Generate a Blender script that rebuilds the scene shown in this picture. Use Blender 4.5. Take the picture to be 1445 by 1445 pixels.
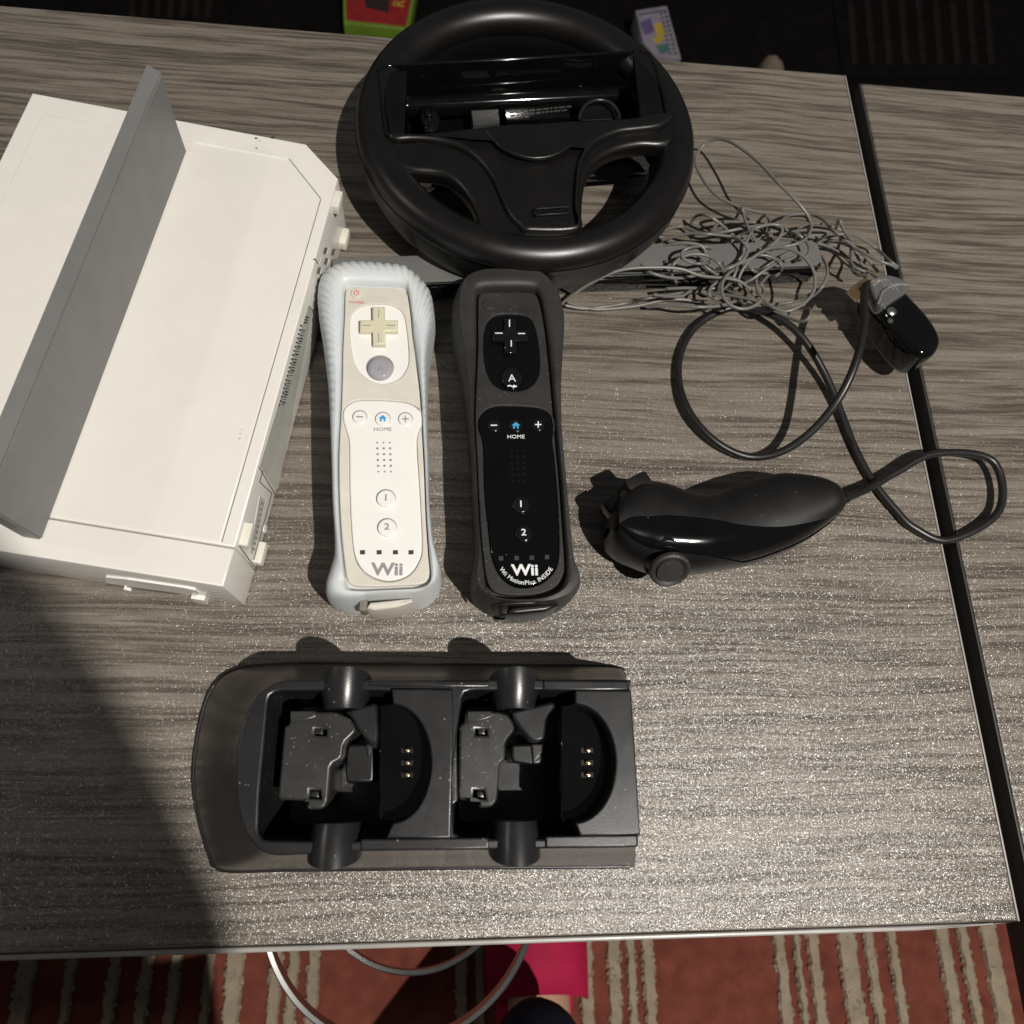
import bpy, bmesh, math, random
from mathutils import Vector, Matrix, Euler
random.seed(7)
sc = bpy.context.scene
for o in list(bpy.data.objects): bpy.data.objects.remove(o)

# ------------------------------------------------------------------ camera
H = 0.36                       # camera height over the table top
F = 1050.0                     # focal length in photo pixels (1445 wide)
R = Matrix(((0.99520605, -0.02243803, -0.09519165),
            (-0.00972149, 0.94580943, -0.32457667),
            (0.09731602, 0.32394607, 0.94105714)))
R = Matrix((R[0].normalized(), R[1].normalized(), R[2].normalized()))
cam = bpy.data.cameras.new('camera'); co = bpy.data.objects.new('camera', cam)
sc.collection.objects.link(co); sc.camera = co
cam.sensor_width = 36; cam.sensor_fit = 'HORIZONTAL'; cam.lens = F / 1445 * 36
cam.clip_start = 0.01; cam.clip_end = 60
co.matrix_world = Matrix.Translation((0, 0, H)) @ R.to_4x4()
cam.dof.use_dof = True; cam.dof.focus_distance = 0.37; cam.dof.aperture_fstop = 11

# ------------------------------------------------------------------ world, lamp, exposure
w = bpy.data.worlds.new('World'); sc.world = w; w.use_nodes = True
bg = w.node_tree.nodes['Background']; bg.inputs[0].default_value = (0.92, 0.94, 1.0, 1); bg.inputs[1].default_value = 0.072
lamp = bpy.data.lights.new('room_lamp', 'POINT'); lamp.energy = 158; lamp.color = (1.0, 0.952, 0.89); lamp.shadow_soft_size = 0.009
lo = bpy.data.objects.new('room_lamp', lamp); sc.collection.objects.link(lo); lo.location = (0.575, -0.525, 1.56)
lamp2 = bpy.data.lights.new('side_lamp', 'POINT'); lamp2.energy = 11; lamp2.color = (1.0, 0.93, 0.84); lamp2.shadow_soft_size = 0.05
lo2 = bpy.data.objects.new('side_lamp', lamp2); sc.collection.objects.link(lo2); lo2.location = (-1.50, 0.36, 1.42)
sc.view_settings.view_transform = 'Standard'; sc.view_settings.look = 'None'
sc.view_settings.exposure = 0.0; sc.view_settings.gamma = 1
FLOOR = -0.45

# ------------------------------------------------------------------ helpers
def ray(px, py): return R @ Vector((px - 722.5, -(py - 722.5), -F))
def P(px, py, z=0.0):
    """the point of the horizontal plane at height z that the photo shows at a pixel"""
    r = ray(px, py); t = (z - H) / r.z
    return Vector((r.x * t, r.y * t, z))
def on_plane(px, py, pt, n):
    r = ray(px, py); c = Vector((0, 0, H)); t = (pt - c).dot(n) / r.dot(n)
    return c + r * t
def L2(pts, z): return [P(x, y, z) for x, y in pts]

def cr(pts, n=6, closed=True):
    pts = [Vector(p) for p in pts]; out = []; N = len(pts)
    rng = range(N) if closed else range(N - 1)
    for i in rng:
        if closed: a, b, c, d = pts[i-1], pts[i], pts[(i+1) % N], pts[(i+2) % N]
        else: a, b, c, d = pts[max(i-1, 0)], pts[i], pts[i+1], pts[min(i+2, N-1)]
        for k in range(n):
            t = k / n
            out.append(0.5 * ((2*b) + (c - a)*t + (2*a - 5*b + 4*c - d)*t*t + (-a + 3*b - 3*c + d)*t**3))
    if not closed: out.append(pts[-1])
    return out
def resample(pts, n, closed=True):
    q = list(pts) + ([pts[0]] if closed else []); d = [0]
    for a, b in zip(q, q[1:]): d.append(d[-1] + (b - a).length)
    out = []; j = 0
    m = n if closed else n - 1
    for i in range(n):
        s = d[-1] * i / m
        while j < len(d) - 2 and d[j+1] < s: j += 1
        t = (s - d[j]) / max(d[j+1] - d[j], 1e-9); out.append(q[j].lerp(q[j+1], min(t, 1)))
    return out

def chaikin(pts, it=2):
    for _ in range(1):
        q = []
        for i, a in enumerate(pts):
            b = pts[(i + 1) % len(pts)]; k = min(.2, .0011/max((b - a).length, 1e-6))
            q += [a.lerp(b, k), a.lerp(b, 1 - k)]
        pts = q
    return pts
def setup(o, label=None, cat=None, group=None, kind=None):
    if label: o['label'] = label
    if cat: o['category'] = cat
    if group: o['group'] = group
    if kind: o['kind'] = kind
    return o
def thing(name, loc, label, cat, group=None):
    o = bpy.data.objects.new(name, None); sc.collection.objects.link(o); o.location = loc
    o.empty_display_size = 0.01
    return setup(o, label, cat, group)
def origin(o):
    v = Vector((0, 0, 0))
    while o: v += o.location; o = o.parent
    return v
def link(name, me, mat, parent=None, smooth=30, **kw):
    if parent: me.transform(Matrix.Translation(-origin(parent)))
    o = bpy.data.objects.new(name, me); sc.collection.objects.link(o); o.parent = parent
    if mat:
        me.materials.clear(); me.materials.append(mat)
    if smooth:
        for p in me.polygons: p.use_smooth = True
        me.set_sharp_from_angle(angle=math.radians(smooth))
    return setup(o, **kw)
def mesh(name, V, Fc, mat, parent=None, smooth=30, **kw):
    me = bpy.data.meshes.new(name); me.from_pydata([tuple(v) for v in V], [], Fc); me.update()
    bm = bmesh.new(); bm.from_mesh(me); bmesh.ops.recalc_face_normals(bm, faces=bm.faces); bm.to_mesh(me); bm.free()
    return link(name, me, mat, parent, smooth, **kw)
def from_curve(cu, name):
    o = bpy.data.objects.new('tmp', cu); sc.collection.objects.link(o)
    dg = bpy.context.evaluated_depsgraph_get(); dg.update()
    me = bpy.data.meshes.new_from_object(o.evaluated_get(dg)); me.name = name
    bpy.data.objects.remove(o); bpy.data.curves.remove(cu); return me
def prism(name, loops, z0, z1, mat, parent=None, bevel=0.0, smooth=35, res=2, **kw):
    """solid with vertical sides from closed outlines (later outlines inside the first are holes)"""
    if not isinstance(loops[0], list): loops = [loops]
    cu = bpy.data.curves.new(name, 'CURVE'); cu.dimensions = '2D'; cu.fill_mode = 'BOTH'
    cu.bevel_resolution = res; bevel = min(bevel, (z1 - z0) * 0.49)
    cu.bevel_depth = bevel; cu.extrude = (z1 - z0) / 2 - bevel; cu.offset = -bevel
    for lp in loops:
        s = cu.splines.new('POLY'); s.points.add(len(lp) - 1); s.use_cyclic_u = True
        for p, q in zip(s.points, lp): p.co = (q[0], q[1], 0, 1)
    me = from_curve(cu, name); me.transform(Matrix.Translation((0, 0, (z0 + z1) / 2)))
    bm = bmesh.new(); bm.from_mesh(me); bmesh.ops.remove_doubles(bm, verts=bm.verts, dist=1e-6)
    bm.to_mesh(me); bm.free()
    o = link(name, me, mat, parent, smooth, **kw)
    for p in o.data.polygons:
        if abs(p.normal.z) > .99: p.use_smooth = False
    return o
def tube(name, pts, r, mat, parent=None, n=8, closed=False, res=3, **kw):
    """one or several round strands joined in one mesh"""
    strands = pts if isinstance(pts[0], list) else [pts]
    cu = bpy.data.curves.new(name, 'CURVE'); cu.dimensions = '3D'; cu.bevel_depth = r; cu.bevel_resolution = res; cu.use_fill_caps = True
    for st in strands:
        q = cr(st, n, closed) if n > 1 else st
        s = cu.splines.new('POLY'); s.points.add(len(q) - 1); s.use_cyclic_u = closed
        for p, v in zip(s.points, q): p.co = (v[0], v[1], v[2], 1)
    return link(name, from_curve(cu, name), mat, parent, 60, **kw)
def lathe(name, prof, base, axis, mat, parent=None, seg=32, smooth=35, **kw):
    """prof: list of (radius, distance along axis)"""
    a = Vector(axis).normalized(); u = a.orthogonal().normalized(); v = a.cross(u); V = []; Fc = []
    for r, h in prof:
        for k in range(seg):
            t = 2 * math.pi * k / seg; V.append(Vector(base) + a*h + (u*math.cos(t) + v*math.sin(t)) * r)
    n = len(prof)
    for i in range(n - 1):
        for k in range(seg):
            k2 = (k + 1) % seg; Fc.append((i*seg+k, i*seg+k2, (i+1)*seg+k2, (i+1)*seg+k))
    Fc.append(tuple(range(seg - 1, -1, -1))); Fc.append(tuple(range((n-1)*seg, n*seg)))
    return mesh(name, V, Fc, mat, parent, smooth, **kw)
def match(o, i):
    """for each point of outline o the point of outline i in the same direction, both scaled to a unit box"""
    def norm(L_):
        x0, x1 = min(p.x for p in L_), max(p.x for p in L_); y0, y1 = min(p.y for p in L_), max(p.y for p in L_)
        return [math.atan2((p.y - (y0+y1)/2)/(y1-y0), (p.x - (x0+x1)/2)/(x1-x0)) for p in L_]
    ai = norm(i); tab = sorted(zip(ai, i), key=lambda t: t[0]); out = []
    tab = [(tab[-1][0] - 2*math.pi, tab[-1][1])] + tab + [(tab[0][0] + 2*math.pi, tab[0][1])]
    for a in norm(o):
        for (a0, p0), (a1, p1) in zip(tab, tab[1:]):
            if a0 <= a <= a1: out.append(p0.lerp(p1, (a - a0)/max(a1 - a0, 1e-9))); break
    return out
def rings(name, outer, inner, prof, mat, parent=None, cap=True, N=160, mod=None, smooth=45, angular=False, **kw):
    """surface through rings that go from the outer outline (a=0) to the inner outline (a=1) at height z"""
    o = resample(cr(outer, 8), N); i = match(o, resample(cr(inner, 8), N*3)) if angular else resample(cr(inner, 8), N); V = []; Fc = []
    for ri, (a, z) in enumerate(prof):
        for k in range(N):
            p = o[k].lerp(i[k], a); zz = z
            if mod: aa, dz = mod(ri, k / N, p); p = o[k].lerp(i[k], a + aa); zz += dz
            V.append((p.x, p.y, zz))
    for r in range(len(prof) - 1):
        for k in range(N):
            k2 = (k + 1) % N; Fc.append((r*N+k, r*N+k2, (r+1)*N+k2, (r+1)*N+k))
    if cap:
        Fc.append(tuple(range(N-1, -1, -1))); Fc.append(tuple(range((len(prof)-1)*N, len(prof)*N)))
    return mesh(name, V, Fc, mat, parent, smooth, **kw)
def box(name, c, s, mat, parent=None, rz=0.0, bevel=0.0, tilt=None, **kw):
    bm = bmesh.new(); bmesh.ops.create_cube(bm, size=1)
    for v in bm.verts: v.co = Vector((v.co.x*s[0], v.co.y*s[1], v.co.z*s[2]))
    if bevel: bmesh.ops.bevel(bm, geom=bm.edges[:], offset=bevel, segments=2, affect='EDGES', profile=0.6)
    m = (tilt or Matrix.Rotation(rz, 4, 'Z')); bmesh.ops.transform(bm, matrix=Matrix.Translation(c) @ m, verts=bm.verts)
    me = bpy.data.meshes.new(name); bm.to_mesh(me); bm.free()
    return link(name, me, mat, parent, 35, **kw)
def disc(name, px, py, rpx, z0, z1, mat, parent, bevel=0.0004, seg=40, **kw):
    c = P(px, py, z1); r = (P(px + rpx, py, z1) - c).length
    return prism(name, [Vector((c.x + r*math.cos(t*2*math.pi/seg), c.y + r*math.sin(t*2*math.pi/seg), 0)) for t in range(seg)], z0, z1, mat, parent, bevel, **kw)
def text(name, s, px, py, hpx, z, mat, parent, dirx=(1, 0), bold=0.0, ext=0.00012, squash=1.0, **kw):
    cu = bpy.data.curves.new(name, 'FONT'); cu.body = s; cu.align_x = 'CENTER'; cu.align_y = 'CENTER'
    c = P(px, py, z); up = P(px, py - hpx, z) - c; dx = P(px + dirx[0]*50, py + dirx[1]*50, z) - c
    cu.size = up.length / 0.70; cu.extrude = ext; cu.offset = bold * cu.size; cu.resolution_u = 3
    me = from_curve(cu, name)
    me.transform(Matrix.Translation(c) @ Matrix.Rotation(math.atan2(dx.y, dx.x), 4, 'Z') @ Matrix.Diagonal((squash, 1, 1, 1)))
    return link(name, me, mat, parent, 0, **kw)

# ------------------------------------------------------------------ materials
class NT:
    def __init__(s, name):
        s.m = bpy.data.materials.new(name); s.m.use_nodes = True; s.t = s.m.node_tree; s.n = s.t.nodes; s.l = s.t.links
        s.b = s.n['Principled BSDF']
    def node(s, typ, **kw):
        n = s.n.new(typ)
        for k, v in kw.items(): setattr(n, k, v)
        return n
    def set(s, **kw):
        for k, v in kw.items():
            i = s.b.inputs[k.replace('_', ' ')]
            i.default_value = (*v, 1) if isinstance(v, tuple) and len(v) == 3 else v
        return s
def noise(nt, scale, detail=3, vec=None, rough=0.5):
    n = nt.node('ShaderNodeTexNoise'); n.inputs['Scale'].default_value = scale; n.inputs['Detail'].default_value = detail
    n.inputs['Roughness'].default_value = rough
    if vec: nt.l.new(vec, n.inputs['Vector'])
    return n
def ramp(nt, fac, stops):
    r = nt.node('ShaderNodeValToRGB'); e = r.color_ramp.elements
    while len(e) < len(stops): e.new(0.5)
    for q, (p, c) in zip(e, stops): q.position = p; q.color = (*c, 1) if len(c) == 3 else c
    nt.l.new(fac, r.inputs[0]); return r.outputs[0]
def plastic(name, col, rough=0.4, spec=0.5, var=0.12, bump=0.0, bscale=1500, dust=0.0, dustcol=(0.35, 0.34, 0.32), grime=None, sss=0, rvar=0.12, coat=0.0, dscale=900):
    nt = NT(name); tc = nt.node('ShaderNodeTexCoord').outputs['Object']
    n = noise(nt, 60, 5, tc)
    c0 = tuple(x * (1 - var) for x in col); c1 = tuple(min(1, x * (1 + var)) for x in col)
    c = ramp(nt, n.outputs[0], [(0.3, c0), (0.7, c1)])
    if grime:
        g = noise(nt, 25, 8, tc, 0.7); f = ramp(nt, g.outputs[0], [(0.5, (0, 0, 0)), (0.72, (1, 1, 1))])
        mx = nt.node('ShaderNodeMix', data_type='RGBA'); nt.l.new(f, mx.inputs[0]); nt.l.new(c, mx.inputs[6]); mx.inputs[7].default_value = (*grime, 1); c = mx.outputs[2]
    if dust:
        v = nt.node('ShaderNodeTexVoronoi'); v.inputs['Scale'].default_value = dscale; nt.l.new(tc, v.inputs['Vector'])
        s1 = nt.node('ShaderNodeSeparateColor'); nt.l.new(v.outputs['Color'], s1.inputs[0])
        a = nt.node('ShaderNodeMath', operation='GREATER_THAN'); nt.l.new(s1.outputs[0], a.inputs[0]); a.inputs[1].default_value = 1 - dust
        b = nt.node('ShaderNodeMath', operation='LESS_THAN'); nt.l.new(v.outputs['Distance'], b.inputs[0]); b.inputs[1].default_value = 0.28
        m = nt.node('ShaderNodeMath', operation='MULTIPLY'); nt.l.new(a.outputs[0], m.inputs[0]); nt.l.new(b.outputs[0], m.inputs[1])
        mx = nt.node('ShaderNodeMix', data_type='RGBA'); nt.l.new(m.outputs[0], mx.inputs[0]); nt.l.new(c, mx.inputs[6]); mx.inputs[7].default_value = (*dustcol, 1); c = mx.outputs[2]
    nt.l.new(c, nt.b.inputs['Base Color'])
    g2 = noise(nt, 110, 6, tc, 0.65)
    mr = nt.node('ShaderNodeMapRange'); nt.l.new(g2.outputs[0], mr.inputs[0]); mr.inputs[3].default_value = max(0.02, rough - rvar); mr.inputs[4].default_value = rough + rvar
    nt.l.new(mr.outputs[0], nt.b.inputs['Roughness'])
    nt.b.inputs['Specular IOR Level'].default_value = spec
    if coat: nt.b.inputs['Coat Weight'].default_value = coat; nt.b.inputs['Coat Roughness'].default_value = 0.05
    if sss:
        nt.b.inputs['Subsurface Weight'].default_value = sss; nt.b.inputs['Subsurface Radius'].default_value = (0.004, 0.005, 0.006); nt.b.inputs['Subsurface Scale'].default_value = 1.0
    if bump:
        bn = noise(nt, bscale, 2, tc); bp = nt.node('ShaderNodeBump'); bp.inputs['Strength'].default_value = bump; bp.inputs['Distance'].default_value = 0.0004
        nt.l.new(bn.outputs[0], bp.inputs['Height']); nt.l.new(bp.outputs[0], nt.b.inputs['Normal'])
    return nt.m
def metal(name, col, rough):
    nt = NT(name); tc = nt.node('ShaderNodeTexCoord').outputs['Object']; n = noise(nt, 200, 4, tc)
    nt.l.new(ramp(nt, n.outputs[0], [(0.3, tuple(x*.85 for x in col)), (0.7, col)]), nt.b.inputs['Base Color'])
    nt.set(Metallic=1.0, Roughness=rough); return nt.m

def table_mat(name, gl=1.0):
    nt = NT(name); tc = nt.node('ShaderNodeTexCoord').outputs['Object']
    def mapped(sx, sy, rot=0):
        m = nt.node('ShaderNodeMapping'); m.inputs['Scale'].default_value = (sx, sy, 1); m.inputs['Rotation'].default_value = (0, 0, rot); nt.l.new(tc, m.inputs[0]); return m.outputs[0]
    # gentle waviness of the grain
    wv = noise(nt, 1, 2, mapped(9, 22)); sub = nt.node('ShaderNodeVectorMath', operation='SUBTRACT'); nt.l.new(wv.outputs['Color'], sub.inputs[0]); sub.inputs[1].default_value = (.5, .5, .5)
    scl = nt.node('ShaderNodeVectorMath', operation='MULTIPLY'); nt.l.new(sub.outputs[0], scl.inputs[0]); scl.inputs[1].default_value = (0, 0.009, 0)
    add = nt.node('ShaderNodeVectorMath', operation='ADD'); nt.l.new(tc, add.inputs[0]); nt.l.new(scl.outputs[0], add.inputs[1])
    def mp2(sx, sy):
        m = nt.node('ShaderNodeMapping'); m.inputs['Scale'].default_value = (sx, sy, 1); nt.l.new(add.outputs[0], m.inputs[0]); return m.outputs[0]
    a = noise(nt, 1, 4, mp2(13, 400), 0.6); b = noise(nt, 1, 3, mp2(4, 90), 0.5); fine = noise(nt, 1, 2, mp2(50, 1100), 0.5)
    mx = nt.node('ShaderNodeMath', operation='MULTIPLY_ADD'); nt.l.new(b.outputs[0], mx.inputs[0]); mx.inputs[1].default_value = 0.25
    nt.l.new(a.outputs[0], mx.inputs[2])
    mx2 = nt.node('ShaderNodeMath', operation='MULTIPLY_ADD'); nt.l.new(fine.outputs[0], mx2.inputs[0]); mx2.inputs[1].default_value = 0.25; nt.l.new(mx.outputs[0], mx2.inputs[2])
    c = ramp(nt, mx2.outputs[0], [(0.60, (.074, .061, .048)), (0.69, (.112, .094, .075)), (0.76, (.160, .136, .109)), (0.88, (.205, .178, .148))])
    nt.l.new(c, nt.b.inputs['Base Color'])
    nt.set(Roughness=0.30); nt.b.inputs['Specular IOR Level'].default_value = 0.8
    # relief of the grain + micro facets that sparkle near the mirror direction
    bp = nt.node('ShaderNodeBump'); bp.inputs['Strength'].default_value = 0.32; bp.inputs['Distance'].default_value = 0.0007; nt.l.new(mx2.outputs[0], bp.inputs['Height'])
    acc = bp.outputs[0]
    for sca, k in ((4300, 0.42), (2900, 0.36)):
        v = nt.node('ShaderNodeTexVoronoi'); v.inputs['Scale'].default_value = sca; nt.l.new(tc, v.inputs['Vector'])
        s = nt.node('ShaderNodeVectorMath', operation='SUBTRACT'); nt.l.new(v.outputs['Color'], s.inputs[0]); s.inputs[1].default_value = (.5, .5, .5)
        q = nt.node('ShaderNodeVectorMath', operation='SCALE'); nt.l.new(s.outputs[0], q.inputs[0]); q.inputs['Scale'].default_value = k * gl
        ad = nt.node('ShaderNodeVectorMath', operation='ADD'); nt.l.new(acc, ad.inputs[0]); nt.l.new(q.outputs[0], ad.inputs[1]); acc = ad.outputs[0]
    nn = nt.node('ShaderNodeVectorMath', operation='NORMALIZE'); nt.l.new(acc, nn.inputs[0]); nt.l.new(nn.outputs[0], nt.b.inputs['Normal'])
    nt.set(Roughness=0.27)
    return nt.m

M = {}
M['table'] = table_mat('wood_grain_laminate')
M['edge'] = plastic('grey_edge_band', (.30, .29, .27), .35)
M['edge_dark'] = plastic('dark_edge_band', (.035, .033, .03), .5)
M['white'] = plastic('aged_white_plastic', (.745, .72, .67), .25, .5, .02, 0, grime=(.725, .70, .645), rvar=.06)
M['white_side'] = plastic('white_side_plastic', (.63, .615, .57), .35, .5, .03)
M['groove'] = plastic('seam_shadow_gap', (.17, .155, .13), .8)
M['sticker'] = plastic('silver_sticker', (.44, .44, .40), .35, .5, .1)
M['ink'] = plastic('dark_ink', (.03, .03, .035), .6)
M['slate'] = plastic('grey_plate_plastic', (.165, .165, .16), .45, .5, .06, bump=.08)
M['rubberfoot'] = plastic('off_white_foot', (.68, .66, .58), .4)
M['silicone'] = plastic('bluish_silicone', (.59, .63, .645), .38, .45, .05, sss=.5, bump=.05, grime=(.65, .66, .63))
M['cream'] = plastic('yellowed_silicone_film', (.62, .585, .52), .5, .35, .05, bump=.12, bscale=900, grime=(.56, .52, .44))
M['remwhite'] = plastic('glossy_white_plastic', (.80, .785, .75), .18, .5, .02, rvar=.05)
M['dpadcream'] = plastic('yellowed_button_plastic', (.62, .585, .43), .35, .5, .05)
M['clearbtn'] = plastic('smoky_clear_button', (.34, .325, .36), .05, .9, .1, rvar=.02)
M['greyink'] = plastic('grey_print', (.25, .25, .26), .5)
M['redink'] = plastic('red_print', (.62, .22, .20), .5)
M['blueink'] = plastic('blue_print', (.06, .32, .62), .4)
M['whiteink'] = plastic('white_print', (.75, .76, .76), .4)
M['blacksil'] = plastic('black_silicone', (.024, .0225, .021), .55, .45, .2, bump=.25, bscale=1200, dust=.05, dustcol=(.10, .095, .085))
M['blackface'] = plastic('dusty_black_silicone', (.021, .0195, .018), .6, .4, .25, bump=.3, bscale=700, dust=.05, dustcol=(.11, .10, .09))
M['gloss'] = plastic('gloss_black_plastic', (.0025, .0027, .003), .07, .5, .2, rvar=.03, dust=.0015, dustcol=(.25, .25, .25))
M['gloss2'] = plastic('tray_black_plastic', (.003, .003, .003), .06, .5, .2, rvar=.03)
M['blackbtn'] = plastic('black_button', (.007, .007, .0075), .14, .5, .2, rvar=.03)
M['satin'] = plastic('satin_black_plastic', (.005, .005, .005), .34, .5, .2, bump=.06, bscale=2500, rvar=.05)
M['matteblack'] = plastic('matte_black_plastic', (.0065, .0062, .006), .44, .45, .2, bump=.12, bscale=2500, dust=.01, dustcol=(.08, .08, .07))
M['hub'] = plastic('hub_black_plastic', (.0052, .0048, .0045), .33, .5, .2, bump=.12, bscale=2500, rvar=.05)
M['dock'] = plastic('dock_black_plastic', (.014, .014, .0145), .30, .5, .2, bump=.10, bscale=2200, dust=.012, dustcol=(.22, .21, .19), rvar=.08)
M['dockplate'] = plastic('dusty_dock_plastic', (.024, .0235, .0225), .34, .5, .2, bump=.07, bscale=1600, dust=.10, dustcol=(.15, .14, .125), grime=(.045, .043, .04))
M['skirt'] = plastic('smoky_glossy_skirt', (.036, .033, .029), .30, .5, .12, rvar=.06, coat=.15)
M['void'] = plastic('deep_black_recess', (.004, .004, .004), .5, .2)
M['gold'] = metal('gold_contact', (.85, .68, .42), .3)
M['chrome'] = metal('chrome_tube', (.62, .62, .60), .22)
M['steel'] = metal('screw_steel', (.6, .6, .6), .3)
M['cord'] = plastic('black_cord_rubber', (.012, .011, .011), .38, .5, .1)
M['wire'] = plastic('thin_grey_wire', (.15, .143, .13), .36, .5, .12, rvar=.08)
M['bargrey'] = plastic('bar_grey_top', (.13, .13, .125), .35, .5, .08, bump=.05)
M['clear'] = NT('clear_plug_plastic').set(Base_Color=(.9, .9, .9), Roughness=.08, Transmission_Weight=.9, IOR=1.45).m
M['tri'] = plastic('grey_rough_label', (.13, .13, .12), .7, .3, .5, bump=.6, bscale=900)
M['label'] = plastic('dark_grey_label', (.045, .045, .042), .3)
M['skin'] = plastic('skin', (.42, .24, .16), .5, .4, .08, sss=.1)
M['pink'] = plastic('pink_fabric', (.33, .008, .045), .75, .2, .12, bump=.3)
M['navy'] = plastic('navy_cloth', (.010, .011, .022), .85, .2, .15, bump=.5, bscale=900)
M['hair'] = plastic('dark_hair', (.015, .011, .009), .6)
M['rugred'] = plastic('red_rug_pile', (.140, .040, .027), .95, .1, .2, bump=.9, bscale=500, grime=(.10, .028, .019))
M['rugbeige'] = plastic('beige_rug_tufts', (.25, .205, .15), .95, .1, .15, bump=.6, bscale=400, grime=(.23, .18, .12))
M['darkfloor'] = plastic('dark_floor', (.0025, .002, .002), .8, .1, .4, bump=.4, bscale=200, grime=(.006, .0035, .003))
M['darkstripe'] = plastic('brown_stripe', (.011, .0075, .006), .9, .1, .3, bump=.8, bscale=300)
M['boxred'] = plastic('red_cover', (.22, .012, .012), .35, .5, .15)
M['boxgreen'] = plastic('green_border', (.12, .19, .02), .4)
M['boxdark'] = plastic('dark_cover', (.02, .012, .01), .3)
M['card'] = plastic('pale_lilac_card', (.20, .18, .22), .5)
M['yellow'] = plastic('yellow_print', (.36, .26, .03), .5)
M['purple'] = plastic('purple_print', (.10, .07, .17), .5)
M['teal'] = plastic('teal_print', (.05, .12, .10), .5)
M['fur'] = plastic('beige_fluff', (.16, .125, .095), .9, .1, .2, bump=.9, bscale=300)
M['discsheen'] = plastic('painted_disc_sheen', (.16, .10, .30), .2, .5, .6, grime=(.35, .06, .10))  # purple and red mottling in place of the disc's rainbow reflections

# ------------------------------------------------------------------ floor and rug
def quad(name, x0, x1, y0, y1, z, mat, **kw):
    return mesh(name, [(x0, y0, z), (x1, y0, z), (x1, y1, z), (x0, y1, z)], [(0, 1, 2, 3)], mat, None, 0, **kw)
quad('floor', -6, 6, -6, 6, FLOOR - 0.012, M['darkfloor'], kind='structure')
rug = thing('rug', (0, 0, FLOOR - .012), 'red woven rug with ragged beige stripes on the floor in front of the table', 'rug')
rugx0, rugx1, rugy0, rugy1 = -.9, 1.0, -1.2, .22
def ragged(x0, x1, y0, y1, z0, z1, name, mat, parent, step=.006, amp=.0022):
    n = int((y1 - y0) / step); V = []; Fc = []
    for i in range(n + 1):
        y = y0 + (y1 - y0) * i / n; a = x0 + random.uniform(-amp, amp); b = x1 + random.uniform(-amp, amp)
        zz = z1 + random.uniform(-.001, .001)
        V += [(a, y, z0), (a + .002, y, zz), (b - .002, y, zz), (b, y, z0)]
    for i in range(n):
        for k in range(3): q = i*4 + k; Fc.append((q, q+1, q+5, q+4))
    return mesh(name, V, Fc, mat, parent, 60)
ragged(rugx0, rugx1, rugy0, rugy1, FLOOR - .012, FLOOR, 'woven_ground', M['rugred'], rug, .02, .003)
tv, tf = [], []
def tuft(x, y, z, s):
    b = len(tv); h = s * random.uniform(.5, 1.1); a0 = random.random() * 3
    for k in range(5):
        t = a0 + k * 2 * math.pi / 5; tv.append((x + s*math.cos(t)*random.uniform(.7, 1.2), y + s*math.sin(t)*random.uniform(.7, 1.2), z))
    tv.append((x + random.uniform(-s, s)*.4, y + random.uniform(-s, s)*.4, z + h))
    for k in range(5): tf.append((b+k, b+(k+1) % 5, b+5))
for x0, x1 in ((-60, -30), (20, 48), (90, 106), (150, 168), (196, 214), (236, 254),
               (286, 300), (317, 342), (379, 397), (404, 421), (432, 450), (643, 660), (671, 685),
               (818, 838), (857, 877), (885, 899), (907, 925), (1096, 1114), (1124, 1136), (1144, 1162), (1188, 1216), (1226, 1242), (1259, 1274), (1330, 1350), (1362, 1378), (1395, 1420)):
    a = P(x0, 1390, FLOOR).x; b = P(x1, 1390, FLOOR).x
    ragged(a, b, rugy0 + .01, rugy1 - .01, FLOOR - .002, FLOOR + .0035, 'beige_stripe', M['rugbeige'], rug, .005, .0012)
    n = int(1.0 / .0045)
    for i in range(n):
        y = -.42 + i * .0045 * .62
        if y > .1: break
        for k in range(max(2, int((b - a) / .0034))):
            tuft(random.uniform(a + .0008, b - .0008), y + random.uniform(-.002, .002), FLOOR + .0008 + random.uniform(0, .0012), random.uniform(.0015, .0032))
mesh('tufts', tv, tf, M['rugbeige'], rug, 0, kind='stuff')

# ------------------------------------------------------------------ tables
XR = P(1191.8, 105.5).x; YF = P(1191.8, 105.5).y; YN = P(700, 1324).y
tab = thing('coffee_table', (0, .2, FLOOR), 'grey wood-grain coffee table that carries the console, remotes, dock and wheel', 'table')
TH = .022
prism('tabletop', [Vector((-1.0, YN, 0)), Vector((XR, YN, 0)), Vector((XR, YF, 0)), Vector((-1.0, YF, 0))], -TH, 0, M['table'], tab, .0009)
# edge bands, a hair lower than the top
prism('edge_band', [Vector((-1.0, YN - .0026, 0)), Vector((XR - .05, YN - .0026, 0)), Vector((XR - .012, YN - .0012, 0)), Vector((XR, YN - .0003, 0)), Vector((-1.0, YN - .0003, 0))], -TH, -.0004, M['edge'], tab, .0008)
prism('edge_band', [Vector((XR + .0002, YN, 0)), Vector((XR + .0012, YN, 0)), Vector((XR + .0012, YF, 0)), Vector((XR + .0002, YF, 0))], -TH, -.0003, M['edge'], tab, .0003)
for x in (-.85, .2):
    for y in (.1, .42):
        box('leg', (x, y, (FLOOR - TH) / 2), (.04, .04, -FLOOR - TH), M['edge_dark'], tab, bevel=.002)
XL2 = P(1213.5, 117).x + .001
t2 = thing('side_table', (XL2 + .3, .2, FLOOR), 'second grey wood-grain table beyond a narrow dark gap on the right', 'table')
Y2 = P(1213, 117).y
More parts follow.
